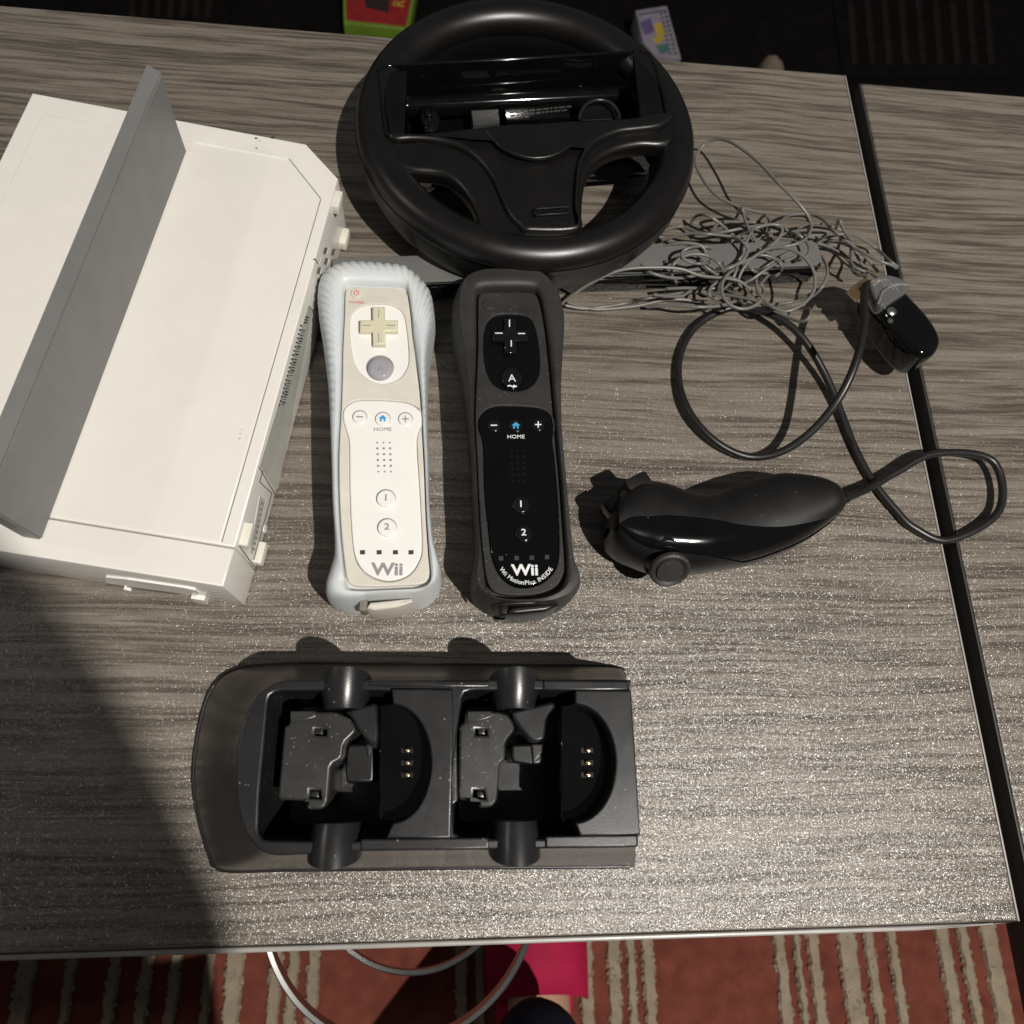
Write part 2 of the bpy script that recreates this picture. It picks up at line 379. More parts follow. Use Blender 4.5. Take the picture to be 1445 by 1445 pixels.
prism('tabletop', [Vector((XL2, -.2, 0)), Vector((XL2 + .7, -.2, 0)), Vector((XL2 + .7, Y2, 0)), Vector((XL2, Y2, 0))], -TH, -.0002, M['table'], t2, .0009)
prism('edge_band', [Vector((XL2 - .0014, -.2, 0)), Vector((XL2 - .0002, -.2, 0)), Vector((XL2 - .0002, Y2, 0)), Vector((XL2 - .0014, Y2, 0))], -TH, -.0006, M['edge_dark'], t2, .0003)
for x in (XL2 + .1, XL2 + .6):
    for y in (.1, .38): box('leg', (x, y, (FLOOR - TH) / 2), (.04, .04, -FLOOR - TH), M['edge_dark'], t2, bevel=.002)

# ------------------------------------------------------------------ white console
T = .040
O0 = P(317, 824, T); u = (P(477, 252, T) - O0); u.z = 0; u.normalize(); wv_ = Vector((-u.y, u.x, 0))
O0.z = 0
def C(a, b, z=0): q = O0 + u*a + wv_*b; q.z = z; return q
con = thing('game_console', C(.11, .08), 'white flat game console lying at the left, feet and vents on its side', 'game console')
W = .165
prism('shell', [C(.0165, 0), C(.2209, 0), C(.2395, .0211), C(.2395, W), C(.0165, W)], 0.0015, T, M['white'], con, .0008)
prism('front_bezel', [C(-.0012, .0004), C(.0159, .0001), C(.0159, W), C(-.0012, W)], 0.0010, T - .0001, M['white'], con, .0009)
# raised lid panel with chamfered corner, thin seam round it
prism('lid_panel', [C(.0175, .0066), C(.2061, .0062), C(.2270, .0275), C(.2270, W - .01), C(.0175, W - .01)], T - .0004, T + .0005, M['white'], con, .0004)
sm = lambda a, b, w_=.0004: [C(*a), C(*b)]
def seam(name, a, b, width=.00035, z=T + .0001, mat='groove'):
    A = C(*a); B = C(*b); d = (B - A).normalized() * 1; n = Vector((-d.y, d.x, 0)) * width
    mesh(name, [A - n + Vector((0, 0, z)), B - n + Vector((0, 0, z)), B + n + Vector((0, 0, z)), A + n + Vector((0, 0, z))], [(0, 1, 2, 3)], M[mat], con, 0)
seam('seam', (.0178, .0060), (.2059, .0056), .00022)
seam('seam', (.2062, .0058), (.2276, .0272), .00022)
tube('lid_ridge', [C(.2268, .0275, T + .0006), C(.2268, .05, T + .0006), C(.2268, .077, T + .0006)], .0004, M['remwhite'], con, 2)
# front face: slot, eject button
n_f = -u
front = C(-.0012, 0)
def FP(px, py, out=0.0): return on_plane(px, py, front - u*out, n_f)
def slab(name, quadpx, plane, n, thick, mat, parent, back=.0004):
    V = [on_plane(x, y, plane, n) for x, y in quadpx]; k = len(V)
    V2 = [v + n*thick for v in V]; V = [v - n*back for v in V] + V2
    Fc = [tuple(range(k)), tuple(range(k, 2*k))] + [(i, (i+1) % k, k + (i+1) % k, k + i) for i in range(k)]
    return mesh(name, V, Fc, M[mat], parent, 0)
slab('disc_slot_surround', [(150, 812), (180, 815), (262, 827), (276, 830), (283, 835), (278, 838), (262, 836), (180, 824), (150, 820)], front, n_f, .0009, 'remwhite', con)
slab('disc_slot', [(150, 822), (180, 827), (255, 836), (255, 838), (180, 830), (150, 826)], front, n_f, .0004, 'groove', con)
slab('eject_button', [(271, 838), (290, 841), (297, 850), (280, 848)], front, n_f, .0022, 'remwhite', con)
slab('reset_button', [(176, 826), (186, 829), (189, 834), (178, 832)], front, n_f, .0018, 'remwhite', con)
for k in range(3): slab('printed_mark', [(299 + k*1.5, 834 + k*3.6), (311 + k*1.5, 836 + k*3.6), (311 + k*1.5, 836.8 + k*3.6), (299 + k*1.5, 834.8 + k*3.6)], front, n_f, .0002, 'greyink', con)
# right side face
n_s = -wv_
side = C(0, 0)
SP = lambda x, y, out=0: on_plane(x, y, side - wv_*out, n_s)
for x, y, a, b in ((472, 285, 8, 15), (484, 347, 8, 14), (344, 755, 7, 13), (371, 790, 7, 13)):
    c = SP(x, y); c.z = max(c.z, .005)
    d1 = u; m = Matrix((( u.x, wv_.x, 0, 0), (u.y, wv_.y, 0, 0), (0, 0, 1, 0), (0, 0, 0, 1)))
    box('foot', c - wv_*.0016, (.011, .0042, .0062), M['rubberfoot'], con, tilt=m, bevel=.0012)
# vents near the far end: a grille of slots
for i in range(4):
    for j in range(3):
        px = 458 - i*4.6 + j*5.5; py = 347 + i*14 + j*1.0 + 2
        slab('vent_slot', [(px, py), (px + 4.2, py + .6), (px + 1.6, py + 10), (px - 2.4, py + 9)], side, n_s, .0001 , 'remwhite' if (i + j) % 2 else 'groove', con)
# serial sticker with bar code
slab('serial_sticker', [(434, 432), (441, 436), (392, 690), (386, 688), (366, 657), (432, 440)], side, n_s, .0002, 'sticker', con)
rb = random.Random(3)
for k in range(34):
    t = k / 33; px = 431.5 - 34*t; py = 446 + 124*t
    if rb.random() < .12: continue
    wd = rb.choice((.8, 1.3, 2.0))
    slab('bar_code_line', [(px - 1.3, py), (px + 3.4, py + 1.0), (px + 3.2, py + 1 + wd), (px - 1.6, py + wd)], side, n_s, .0004, 'ink', con)
for k in range(20):
    t = k / 19; px = 427 - 31*t; py = 458 + 112*t
    slab('serial_digit', [(px - 3.2, py), (px - 1.6, py + .5), (px - 1.8, py + 3.0), (px - 3.4, py + 2.6)], side, n_s, .0004, 'ink', con)
# flaps
def sline(a, b, wpx=.55):
    dx, dy = b[0] - a[0], b[1] - a[1]; l = math.hypot(dx, dy); nx, ny = -dy / l * wpx, dx / l * wpx
    slab('flap_seam', [(a[0] - nx, a[1] - ny), (b[0] - nx, b[1] - ny), (b[0] + nx, b[1] + ny), (a[0] + nx, a[1] + ny)], side, n_s, .0003, 'groove', con)
for a, b in (((365, 659), (392, 704)), ((370, 664), (366, 680)), ((366, 680), (383, 696)), ((337, 770), (363, 806)), ((383, 696), (358, 790)), ((444, 365), (448, 372)), ((436, 432), (442, 440))):
    sline(a, b)
slab('flap_print', [(366, 700), (373, 706), (356, 782), (352, 778)], side, n_s, .0003, 'sticker', con)
for k in range(9):
    t = k / 8; slab('printed_line', [(367 - 12*t, 708 + 64*t), (371 - 12*t, 710 + 64*t), (370 - 12*t, 713 + 64*t), (366 - 12*t, 711 + 64*t)], side, n_s, .0005, 'greyink', con)
slab('flap_notch', [(372, 740), (376, 742), (374, 752), (371, 750)], side, n_s, .0005, 'remwhite', con)
# scuffs
for x, y, r in ((361, 195, 3.0), (385, 194, 4.5), (366, 199, 1.6), (362, 209, 2.2)):
    c = P(x, y, T + .0001); a = random.random()
    q = [c + Vector((math.cos(t)*r*.00032*random.uniform(.6, 1.3), math.sin(t)*r*.00016*random.uniform(.6, 1.3), 0)) for t in [k*.7 for k in range(9)]]
    prism('scuff_mark', q, T - .0002, T + .00012, M['ink'], con)
for x, y, r in ((339, 612, 1.1), (338, 619, 1.3), (341, 606, .8)):
    c = P(x, y, T + .0005); prism('scuff_mark', [c + Vector((math.cos(k)*r*.00035, math.sin(k)*r*.0002, 0)) for k in range(6)], T, T + .00062, M['groove'], con)

# grey plate standing on the console
prof = [(.006, T), (.2198, T), (.2215, .0604), (.2252, .0828), (.016, .0828), (.009, .079), (.006, .072)]
K = len(prof)
V = [C(a, .0785, z + (.0006 if z == T else 0)) for a, z in prof] + [C(a + (.004 if z > .08 and a > .1 else .002 if a > .1 else 0), .0868, z + (.0006 if z == T else 0)) for a, z in prof]
pl = mesh('stand_plate', V, [tuple(range(K)), tuple(range(2*K - 1, K - 1, -1))] + [(i, (i+1) % K, K + (i+1) % K, K + i) for i in range(K)], M['slate'], None, 0)
setup(pl, 'grey upright plastic plate standing on edge across the white console', 'plate')
bvm = bmesh.new(); bvm.from_mesh(pl.data); bmesh.ops.bevel(bvm, geom=bvm.edges[:], offset=.0007, segments=2, affect='EDGES'); bvm.to_mesh(pl.data); bvm.free()

# ------------------------------------------------------------------ sensor bar (under the wheel)
A = P(470, 402, .014); A2 = P(1158, 372, .014)
bz = .016
a0 = P(470, 403, bz); a1 = P(1163, 373, bz); d = (a1 - a0).normalized(); nn_ = Vector((-d.y, d.x, 0)); wd = .0175
sb = thing('sensor_bar', (a0 + a1) / 2 * Vector((1, 1, 1)) if False else Vector(((a0.x + a1.x)/2, (a0.y + a1.y)/2, 0)), 'long thin sensor bar with grey top and gloss black front, under the steering wheel', 'sensor bar')
f = [a0 + nn_*wd, a0, a1 - d*.004, a1 + nn_*.004, a1 + nn_*(wd - .003), a1 - d*.003 + nn_*wd]
prism('top_shell', f, bz - .004, bz, M['bargrey'], sb, .0008)
g = [a0 - nn_*.0012 + nn_*wd*.98, a0 - nn_*.0012, a1 - d*.003 - nn_*.0012, a1 + nn_*.003 + d*.0015, a1 + nn_*(wd - .003) + d*.0015, a1 - d*.003 + nn_*(wd + .0005)]
prism('front_shell', g, 0.0003, bz - .0042, M['gloss'], sb, .0015)
prism('trim_line', [a0 - nn_*.0014, a1 - d*.003 - nn_*.0014, a1 - d*.003 - nn_*.0004, a0 - nn_*.0004], bz - .0010, bz - .0003, M['chrome'], sb, .0002)

# ------------------------------------------------------------------ steering wheel
WC = Vector((.0435, .3362, .040)); WR = .0840; WT = .0104
wh = thing('steering_wheel', (WC.x, WC.y, 0), 'black plastic steering wheel with an empty tray in its middle', 'steering wheel')
def torus(name, c, Rr, prof, mat, parent, seg=120):
    V = []; Fc = []; n = len(prof)
    for k in range(seg):
        t = 2*math.pi*k/seg
        for dr, dz in prof: V.append((c.x + (Rr + dr)*math.cos(t), c.y + (Rr + dr)*math.sin(t), c.z + dz))
    for k in range(seg):
        k2 = (k+1) % seg
        for i in range(n): j = (i+1) % n; Fc.append((k*n+i, k2*n+i, k2*n+j, k*n+j))
    return mesh(name, V, Fc, mat, parent, 40)
torus('rim', WC, WR, [(WT*math.cos(a)*1.0, WT*math.sin(a)*.95) for a in [2*math.pi*i/28 for i in range(28)]], M['hub'], wh)
torus('rear_shell', Vector((WC.x, WC.y, 0)), WR, [(-.0098, .037), (.0095, .037), (.0100, .028), (.0070, .0195), (.002, .0174), (-.006, .0174), (-.0100, .022), (-.0103, .034)], M['satin'], wh)
torus('rim_seam', WC, WR, [(WT + .0001, -.0006), (WT + .0004, 0), (WT + .0001, .0006), (WT - .0015, 0)], M['void'], wh)
HZ = 0.0504
hub = [(545, 186), (600, 182), (672, 177), (745, 172), (820, 168), (905, 163), (952, 158), (962, 185), (940, 200), (905, 200), (870, 208), (841, 226), (828, 250), (823, 285), (824, 318), (835, 338), (680, 342), (682, 328), (676, 310), (666, 282), (646, 255), (622, 241), (578, 236), (548, 222)]
prism('hub', resample(cr(L2(hub, HZ), 5), 150), HZ - .012, HZ - .0016, M['hub'], wh, .0030, res=5)
ridge = [(546, 187), (562, 184), (578, 187), (610, 186), (672, 179), (745, 174), (820, 170), (880, 166), (905, 163), (930, 158), (950, 160), (948, 168), (930, 178), (900, 182), (872, 186), (842, 200), (826, 222), (820, 250), (818, 290), (818, 322), (745, 325), (735, 319), (716, 298), (694, 250), (672, 222), (645, 205), (612, 197), (580, 195), (556, 196)]
prism('hub_ridge', resample(cr(L2(ridge, HZ + .0015), 5), 160), HZ - .004, HZ + .0018, M['hub'], wh, .0024, res=4)
cap = [(686, 181)] + [(755 + 69*math.cos(math.radians(a)), 172 + 50*math.sin(math.radians(a))) for a in range(170, 5, -15)][0:11] + [(822, 171)]
capz = HZ + .0024
prism('hub_cap', resample(cr(L2([(686, 178), (692, 192), (706, 207), (728, 218), (755, 223), (782, 219), (804, 207), (818, 190), (822, 171), (755, 174)], capz), 4), 90), HZ, capz, M['hub'], wh, .0010, res=3)
lg = L2([(755, 294), (757, 292), (803, 289), (805, 291), (805, 299), (803, 301), (757, 304), (755, 302)], HZ + .002)
lg2 = L2([(757.5, 295), (802.5, 292), (802.5, 298.5), (757.5, 301.5)], HZ + .002)
prism('logo_frame', [lg, lg2], HZ + .0015, HZ + .0023, M['hub'], wh, .0002)
text('logo_lettering', 'Nintendo', 780, 297, 6.0, HZ + .0022, M['hub'], wh, (1, -0.05), ext=.0003)
# tray: walls, floor and fittings, glossy
RZ = 0.0502
outer = [(531, 97), (541, 89.5), (720, 80.5), (904, 69.5), (919, 75), (930, 101), (940, 136), (944, 168), (936, 178), (745, 192), (560, 200), (543, 190), (537, 150)]
inner = [(535, 100), (543, 93), (720, 84), (903, 73), (915, 78), (926, 103), (936, 138), (940, 166), (930, 174), (745, 188), (566, 196), (548, 188), (541, 150)]
prism('tray_wall', [resample(L2(outer, RZ), 120), resample(L2(inner, RZ), 120)], 0.016, RZ, M['gloss2'], wh, .0006)
prism('tray_floor', resample(L2(outer, RZ), 60), 0.012, 0.0175, M['gloss2'], wh, .0008)
for q in ([(537, 101), (575, 97), (571, 192), (549, 188), (542, 150)], [(893, 76), (903, 74), (914, 79), (925, 104), (935, 138), (939, 165), (929, 172), (905, 174)]):
    prism('tray_end', resample(L2(q, .049), 40), .012, .0490, M['gloss2'], wh, .0012)
# ridge running along the tray, end clips
RP = lambda x, y, z: P(x, y, z)
a = RP(560, 152, 0.026); b = RP(905, 134, 0.026)
tube('tray_ridge', [a, a.lerp(b, .3), a.lerp(b, .7), b], .0062, M['gloss2'], wh, 2, res=6)
a = RP(575, 112, 0.026); b = RP(885, 96, 0.026)
tube('tray_ridge', [a, a.lerp(b, .3), a.lerp(b, .7), b], .004, M['gloss2'], wh, 2, res=6)
for x, y in ((556, 117), (891, 104)):
    prism('clip', L2([(x-8, y-7), (x+8, y-8), (x+9, y+8), (x-7, y+9)], 0.035), 0.018, 0.035, M['satin'], wh, .0008)
prism('rough_triangle', L2([(811, 93), (828, 117), (820, 121), (798, 119), (797, 114)], 0.03), 0.0175, 0.03, M['tri'], wh, .0003)
prism('small_label', L2([(665, 156), (703, 154), (705, 173), (668, 176)], 0.03), 0.018, 0.03, M['label'], wh, .0002)
prism('warning_sticker', L2([(713, 154), (804, 145), (804, 165), (715, 171)], 0.03), 0.018, 0.03, M['gloss2'], wh, .0002)
rr = random.Random(5)
for k in range(3):
    x = 719; y0 = 157.5 + k*4.6
    while x < 800 and not (k == 2 and x > 745):
        wdt = rr.uniform(3, 9); yy = y0 - (x - 719)*.1
        prism('print_line', L2([(x, yy), (x + wdt, yy - wdt*.1), (x + wdt, yy + 2 - wdt*.1), (x, yy + 2)], 0.0302), 0.0299, 0.0302, M['label'], wh)
        x += wdt + 1.8
arc = [P(846 + 28*math.cos(math.radians(t)), 168 + 27*math.sin(math.radians(t)), 0.036) for t in range(180, 361, 12)]
tube('strap_ring', arc, .0011, M['dock'], wh, 2)
prism('strap_hole', resample(L2([(820, 170), (824, 154), (846, 143), (866, 152), (872, 168)], 0.031), 24), 0.02, 0.031, M['void'], wh, .0003)
for x, y in ((905, 135), (914, 150), (900, 120), (604, 158), (600, 170)):
    disc('post', x, y, 6, 0.02, 0.036, M['gloss2'], wh, .0012)
prism('button_boss', resample(cr(L2([(596, 150), (612, 150), (622, 166), (616, 182), (600, 184), (592, 168)], 0.034), 3), 24), 0.018, 0.034, M['gloss2'], wh, .0015)

# ------------------------------------------------------------------ remotes
def sil(pts, zm=.020, dz=.013):
    """outline points at the height where a rounded body shows its edge from above and in front"""
    cx = (min(p[0] for p in pts) + max(p[0] for p in pts))/2; cy = (min(p[1] for p in pts) + max(p[1] for p in pts))/2
    hx = max(p[0] for p in pts) - cx; hy = max(p[1] for p in pts) - cy; out = []
    for x, y in pts:
        n = Vector(((x - cx)/hx, (y - cy)/hy)); n = Vector((n.x, n.y*abs(n.y)**3)).normalized() if n.length else n
        l = Vector((x - 614, y - 1084)).normalized(); out.append(P(x, y, zm + dz*n.dot(l)))
    return out
def remote(nm, label, jo, ji, oval, panel, mats, rib, ZT):
    r = thing(nm, (P(*jo[0], 0) + P(*jo[len(jo)//2], 0)) / 2, label, 'game remote', 'remotes in rubber jackets')
    mj, mface, mbody, = mats[:3]
    ztop = ZT + .0032
    prof = [(.55, .0006), (.25, .0012), (.07, .006), (0, .014), (0, .021), (.04, .029), (.14, .036), (.30, .0405), (.52, ztop - .0005), (.74, ztop), (.90, ztop - .0008), (.975, ZT + .0005), (1.0, ZT - .0015)]
    s = ZT / .040
    prof = [(a_, z_ if z_ > .038 else z_*s) for a_, z_ in prof]
    def mod(ri, t, p):
        if rib and 3 <= ri <= 8:
            # grip ribs on both long sides of the upper half and at the top end
            yn = (p.y - P(530, 640, .02).y)
            if yn > .010:
                f = math.sin(2*math.pi*t*rib) ; amp = .0010 if ri in (5, 6, 7) else .00045
                return ((.022 if f > .4 else 0) * (1 if ri in (4, 5, 6) else .3), -(amp*.8 if f > .4 else 0))
        return 0, 0
    rings('jacket', sil(jo), L2(ji, ZT), prof, mj, r, N=760, mod=mod, angular=True)
    inn = resample(cr(L2(ji, ZT), 6), 160)
    cen = sum(inn, Vector()) / len(inn)
    shr = [cen + (p - cen)*.975 for p in inn]
    hole1 = resample(cr(L2(oval, ZT + .0006), 6), 90); hole2 = resample(cr(L2(panel, ZT + .0006), 6), 130)
    prism('face_film', [shr, hole1, hole2], ZT - .0022, ZT + .0006, mface, r, .0006, res=3)
    def shrink(lp, k=.985):
        c = sum(lp, Vector()) / len(lp); return [c + (p - c)*k for p in lp]
    prism('button_field', shrink(hole1, 1.02), ZT - .003, ZT - .0004, mbody, r, .0002)
    prism('face_plate', shrink(hole2, .99), ZT - .003, ZT + .0011, mbody, r, .0008, res=3)
    return r
ZW = .040
w_out = [(515, 369), (487, 370), (465, 380), (450, 397), (447, 418), (450, 453), (457.6, 499.5), (464, 549), (467, 587), (469, 618), (471, 662), (472, 709), (475, 756), (475, 787), (469, 812), (463, 837), (467, 853), (484, 862), (507, 865), (531, 862), (579, 861), (599, 855), (618, 837), (623, 821), (618, 799), (612, 774), (607, 725), (605.5, 662), (604, 616), (604, 537), (607, 506), (613, 468), (614, 450), (608.6, 415), (596, 394), (574, 378), (546, 372)]
w_in = [(528, 402), (494, 401), (487, 407), (486, 420), (485, 450), (483, 490), (482, 540), (480, 590), (478, 620), (477, 660), (478, 710), (481, 760), (484, 790), (487, 815), (491, 828), (500, 833), (520, 834), (535, 834), (555, 833), (575, 832), (593, 831), (604, 826), (608, 814), (606, 790), (604, 760), (602, 725), (600, 670), (597, 616), (594, 560), (588, 510), (583, 475), (581, 450), (578, 425), (575, 410), (568, 405), (556, 403), (545, 402.5)]
w_oval = [(535.5, 429), (512, 432), (497, 443), (494, 460), (496, 490), (502, 515), (516, 532), (538, 541), (562, 535), (575, 518), (577, 500), (574, 465), (569, 443), (556, 432)]
w_pan = [(524.6, 564), (503, 565), (488, 573), (483.5, 585), (487, 603), (492, 620), (493, 650), (493.4, 693), (496, 750), (501, 787), (514, 808), (535, 819), (556, 820.5), (577.5, 812), (591, 794), (596, 770), (592.5, 693), (588.6, 631), (590, 612), (596, 593), (591, 577), (575, 568), (550, 565)]
rw = remote('game_remote', 'white game remote in a pale bluish translucent silicone jacket, beside the console', w_out, w_in, w_oval, w_pan, (M['silicone'], M['cream'], M['remwhite']), 96, ZW)
z = ZW + .0011
disc('power_button', 503, 413, 8.5, ZW, ZW + .0014, M['cream'], rw, .0006)
tube('power_symbol', [P(503 + 3.2*math.cos(math.radians(t)), 413 + 3.2*math.sin(math.radians(t)), ZW + .00145) for t in range(-60, 241, 30)], .00022, M['redink'], rw, 2)
tube('power_symbol', [P(503, 408.5, ZW + .00145), P(503, 413, ZW + .00145)], .00022, M['redink'], rw, 2)
text('power_lettering', 'POWER', 503, 427, 3.6, ZW + .0007, M['redink'], rw, (1, .03))
def cross(cx, cy, l, t, sk):
    return [(cx - t + sk*l, cy - l), (cx + t + sk*l, cy - l), (cx + t, cy - t*.9), (cx + l, cy - t*.9), (cx + l, cy + t*.9), (cx + t, cy + t*.9), (cx + t - sk*l, cy + l), (cx - t - sk*l, cy + l), (cx - t, cy + t*.9), (cx - l, cy + t*.9), (cx - l, cy - t*.9), (cx - t, cy - t*.9)]
prism('direction_pad', L2(cross(534.5, 459, 27, 9, -.02), ZW + .0028), ZW - .001, ZW + .0028, M['dpadcream'], rw, .0009)
for dx, dy, hx, hy in ((0, -17, .6, 6), (0, 17, .6, 6), (-17, 0, 6, .6), (17, 0, 6, .6)):
    x, y = 534.5 + dx, 459 + dy; prism('pad_mark', L2([(x-hx, y-hy), (x+hx, y-hy), (x+hx, y+hy), (x-hx, y+hy)], ZW + .0029), ZW + .002, ZW + .0029, M['greyink'], rw)
disc('a_button_rim', 536.5, 518, 19.3, ZW - .001, ZW + .0004, M['greyink'], rw, .0002)
disc('a_button', 536.5, 518, 18, ZW - .001, ZW + .0030, M['clearbtn'], rw, .0021, res=5)
text('a_lettering', 'A', 537, 520, 8, ZW + .0031, M['greyink'], rw)
for x, y, s in ((507.5, 588, '-'), (572, 591, '+')):
    disc('round_button_rim', x, y, 10.6, ZW, z + .0001, M['greyink'], rw, .0001)
    disc('round_button', x, y, 9.6, ZW, z + .0009, M['remwhite'], rw, .0004)
    prism('sign_bar', L2([(x-5, y-.8), (x+5, y-.8), (x+5, y+.8), (x-5, y+.8)], z + .001), z, z + .00098, M['greyink'], rw)
    if s == '+': prism('sign_bar', L2([(x-.7, y-5), (x+.7, y-5), (x+.7, y+5), (x-.7, y+5)], z + .001), z, z + .00103, M['greyink'], rw)
disc('home_button_rim', 540, 591, 11.2, ZW, z + .0001, M['greyink'], rw, .0001)
disc('home_button', 540, 591, 10.2, ZW, z + .0009, M['remwhite'], rw, .0004)
house = lambda x, y, s: [(x, y - 6*s), (x + 7*s, y - .5*s), (x + 4.7*s, y - .5*s), (x + 4.7*s, y + 5*s), (x + 1.6*s, y + 5*s), (x + 1.6*s, y + 1*s), (x - 1.6*s, y + 1*s), (x - 1.6*s, y + 5*s), (x - 4.7*s, y + 5*s), (x - 4.7*s, y - .5*s), (x - 7*s, y - .5*s)]
prism('home_symbol', L2(house(540, 590.5, .85), z + .001), z + .0005, z + .00102, M['blueink'], rw)
text('home_lettering', 'HOME', 540, 606, 5.0, z + .0001, M['greyink'], rw, squash=1.15)
def holes(cx, cy, dx, dy, sk, rpx, z, mat, parent):
    for j in range(6):
        for i in range(3):
            disc('speaker_hole', cx + (i-1)*dx + (j-2.5)*sk, cy + (j-2.5)*dy, rpx*(.75 if j in (0, 5) else 1), z - .0004, z + .00006, mat, parent, 0, 10)
holes(542, 645, 8.9, 8.2, .35, 1.9, z, M['greyink'], rw)
for x, y, s in ((544.5, 703, '1'), (546, 744, '2')):
    disc('number_button_rim', x, y, 14.0, ZW, z + .0001, M['greyink'], rw, .0001, 48)
    disc('number_button', x, y, 13.0, ZW, z + .0016, M['remwhite'], rw, .0006, 48)
    text('number_lettering', s, x, y - .5, 9, z + .0017, M['greyink'], rw, bold=.012, squash=1.15)
for x in (511.5, 535, 558, 580): prism('indicator_light', L2([(x-3.6, 776.5), (x+3.6, 776.2), (x+3.7, 782.2), (x-3.5, 782.5)], z), z - .0004, z + .00006, M['ink'], rw)
text('logo_lettering', 'Wii', 547, 804, 17, z + .0001, M['greyink'], rw, (1, .0), bold=.028, squash=1.18)
# strap end of the jacket
box('strap_slot', P(514, 856, .029), (.0035, .006, .010), M['groove'], rw, bevel=.001)
prism('battery_latch', L2([(517, 858), (522, 850), (580, 844), (583, 849), (560, 857), (528, 861)], .0352), .012, .0352, M['cream'], rw, .0012)

ZB = .038
b_out = [(711, 383), (677, 387), (655, 400), (640, 421.6), (637, 453), (640, 480), (646, 510), (654, 552), (659, 587), (662, 618), (665, 650), (666, 693), (669, 756), (669, 787), (664, 820), (665, 843), (677, 858), (690, 866), (714.5, 869), (742.6, 868), (770.6, 865), (795.5, 855), (813, 838), (816, 821), (806, 793), (800, 740), (795.5, 693), (791, 647), (788.7, 618), (789, 568), (792, 521), (795.5, 481), (797, 453), (795, 431), (789, 409), (770.6, 390.5), (742.6, 383.6)]
b_in = [(716, 408), (682, 409), (674, 415), (673, 430), (673, 455), (673, 480), (672, 515), (670, 555), (669, 590), (670, 620), (672, 655), (674, 700), (677, 755), (680, 785), (683, 812), (688, 832), (697, 842), (712, 846), (730, 847), (750, 846), (770, 842), (788, 832), (797, 815), (798, 800), (797, 780), (794, 740), (791, 695), (787, 650), (784, 618), (780, 570), (776, 525), (772, 485), (768, 455), (764, 432), (759, 416), (753, 410), (735, 408)]
b_oval = [(720.8, 443), (699, 445), (686, 458), (682, 481), (684, 515), (695, 541), (718, 552), (745, 548), (759, 532), (761.5, 508), (758, 475), (751, 453), (740, 445)]
b_pan = [(727, 572.7), (695, 574), (678, 586), (674.7, 603), (680, 620), (682, 640), (683.4, 693), (689.6, 756), (694, 787), (705, 812), (724, 827), (745.7, 829), (767.5, 821), (784.6, 802), (789, 774), (787.7, 724.6), (784.6, 678), (781.5, 645), (778.5, 620), (781.5, 600), (775, 583.6), (761, 575.8)]
rb_ = remote('game_remote', 'black game remote in a matte black silicone jacket, between the white remote and the nunchuk', b_out, b_in, b_oval, b_pan, (M['blacksil'], M['blackface'], M['gloss']), 0, ZB)
rb_['label'] = 'black game remote in a matte black silicone jacket, right of the white remote'
z = ZB + .0011
disc('power_button', 689, 429, 8.5, ZB, ZB + .0012, M['blackface'], rb_, .0006)
prism('direction_pad', L2(cross(720, 473, 25, 8.5, -.02), ZB + .0022), ZB - .001, ZB + .0022, M['blackbtn'], rb_, .0009)
for x, y, hx, hy in ((719, 456, .8, 5.0), (721.5, 484.5, .8, 4.5), (704, 470, 5.4, .7), (736, 470.5, 5.0, .7)):
    prism('pad_mark', L2([(x-hx, y-hy), (x+hx, y-hy), (x+hx, y+hy), (x-hx, y+hy)], ZB + .0023), ZB + .002, ZB + .00225, M['whiteink'], rb_)
disc('a_button', 722, 532, 15.5, ZB - .001, ZB + .0018, M['blackbtn'], rb_, .0012)
text('a_lettering', 'A', 722.5, 534, 10, ZB + .0019, M['whiteink'], rb_)
tube('scratch', [P(716, 545, ZB + .0014), P(720, 544, ZB + .0014), P(724, 546, ZB + .0014), P(729, 545, ZB + .0014)], .0004, M['whiteink'], rb_, 2)
for x, y, s in ((697, 600, '-'), (759.5, 599, '+')):
    disc('round_button', x, y, 9.4, ZB, z + .0009, M['blackbtn'], rb_, .0005)
    prism('sign_bar', L2([(x-4.5, y-.8), (x+4.5, y-.8), (x+4.5, y+.8), (x-4.5, y+.8)], z + .001), z, z + .00098, M['whiteink'], rb_)
    if s == '+': prism('sign_bar', L2([(x-.8, y-4.5), (x+.8, y-4.5), (x+.8, y+4.5), (x-.8, y+4.5)], z + .001), z, z + .00103, M['whiteink'], rb_)
disc('home_button', 728, 600, 10, ZB, z + .0009, M['blackbtn'], rb_, .0005)
prism('home_symbol', L2(house(728, 600.5, .85), z + .001), z + .0005, z + .00102, M['blueink'], rb_)
text('home_lettering', 'HOME', 728, 616.5, 5.2, z + .0001, M['whiteink'], rb_, squash=1.1)
holes(731, 657, 8.6, 8.6, .3, 1.7, z, M['satin'], rb_)
for x, y, s in ((735, 712, '1'), (739, 752, '2')):
    disc('number_button', x, y, 12.4, ZB, z + .0014, M['blackbtn'], rb_, .0007, 48)
    text('number_lettering', s, x, y - .5, 9, z + .0015, M['whiteink'], rb_, bold=.012, squash=1.15)
for x, y in ((707, 788), (729, 787.5), (750.5, 787), (772, 786)): prism('indicator_light', L2([(x-3, y-3), (x+3, y-3), (x+3, y+3), (x-3, y+3)], z), z - .0004, z + .00006, M['label'], rb_)
text('logo_lettering', 'Wii', 741, 805, 15, z + .0001, M['whiteink'], rb_, (1, -.01), bold=.028, squash=1.15)
s = 'Wii MotionPlus INSIDE'
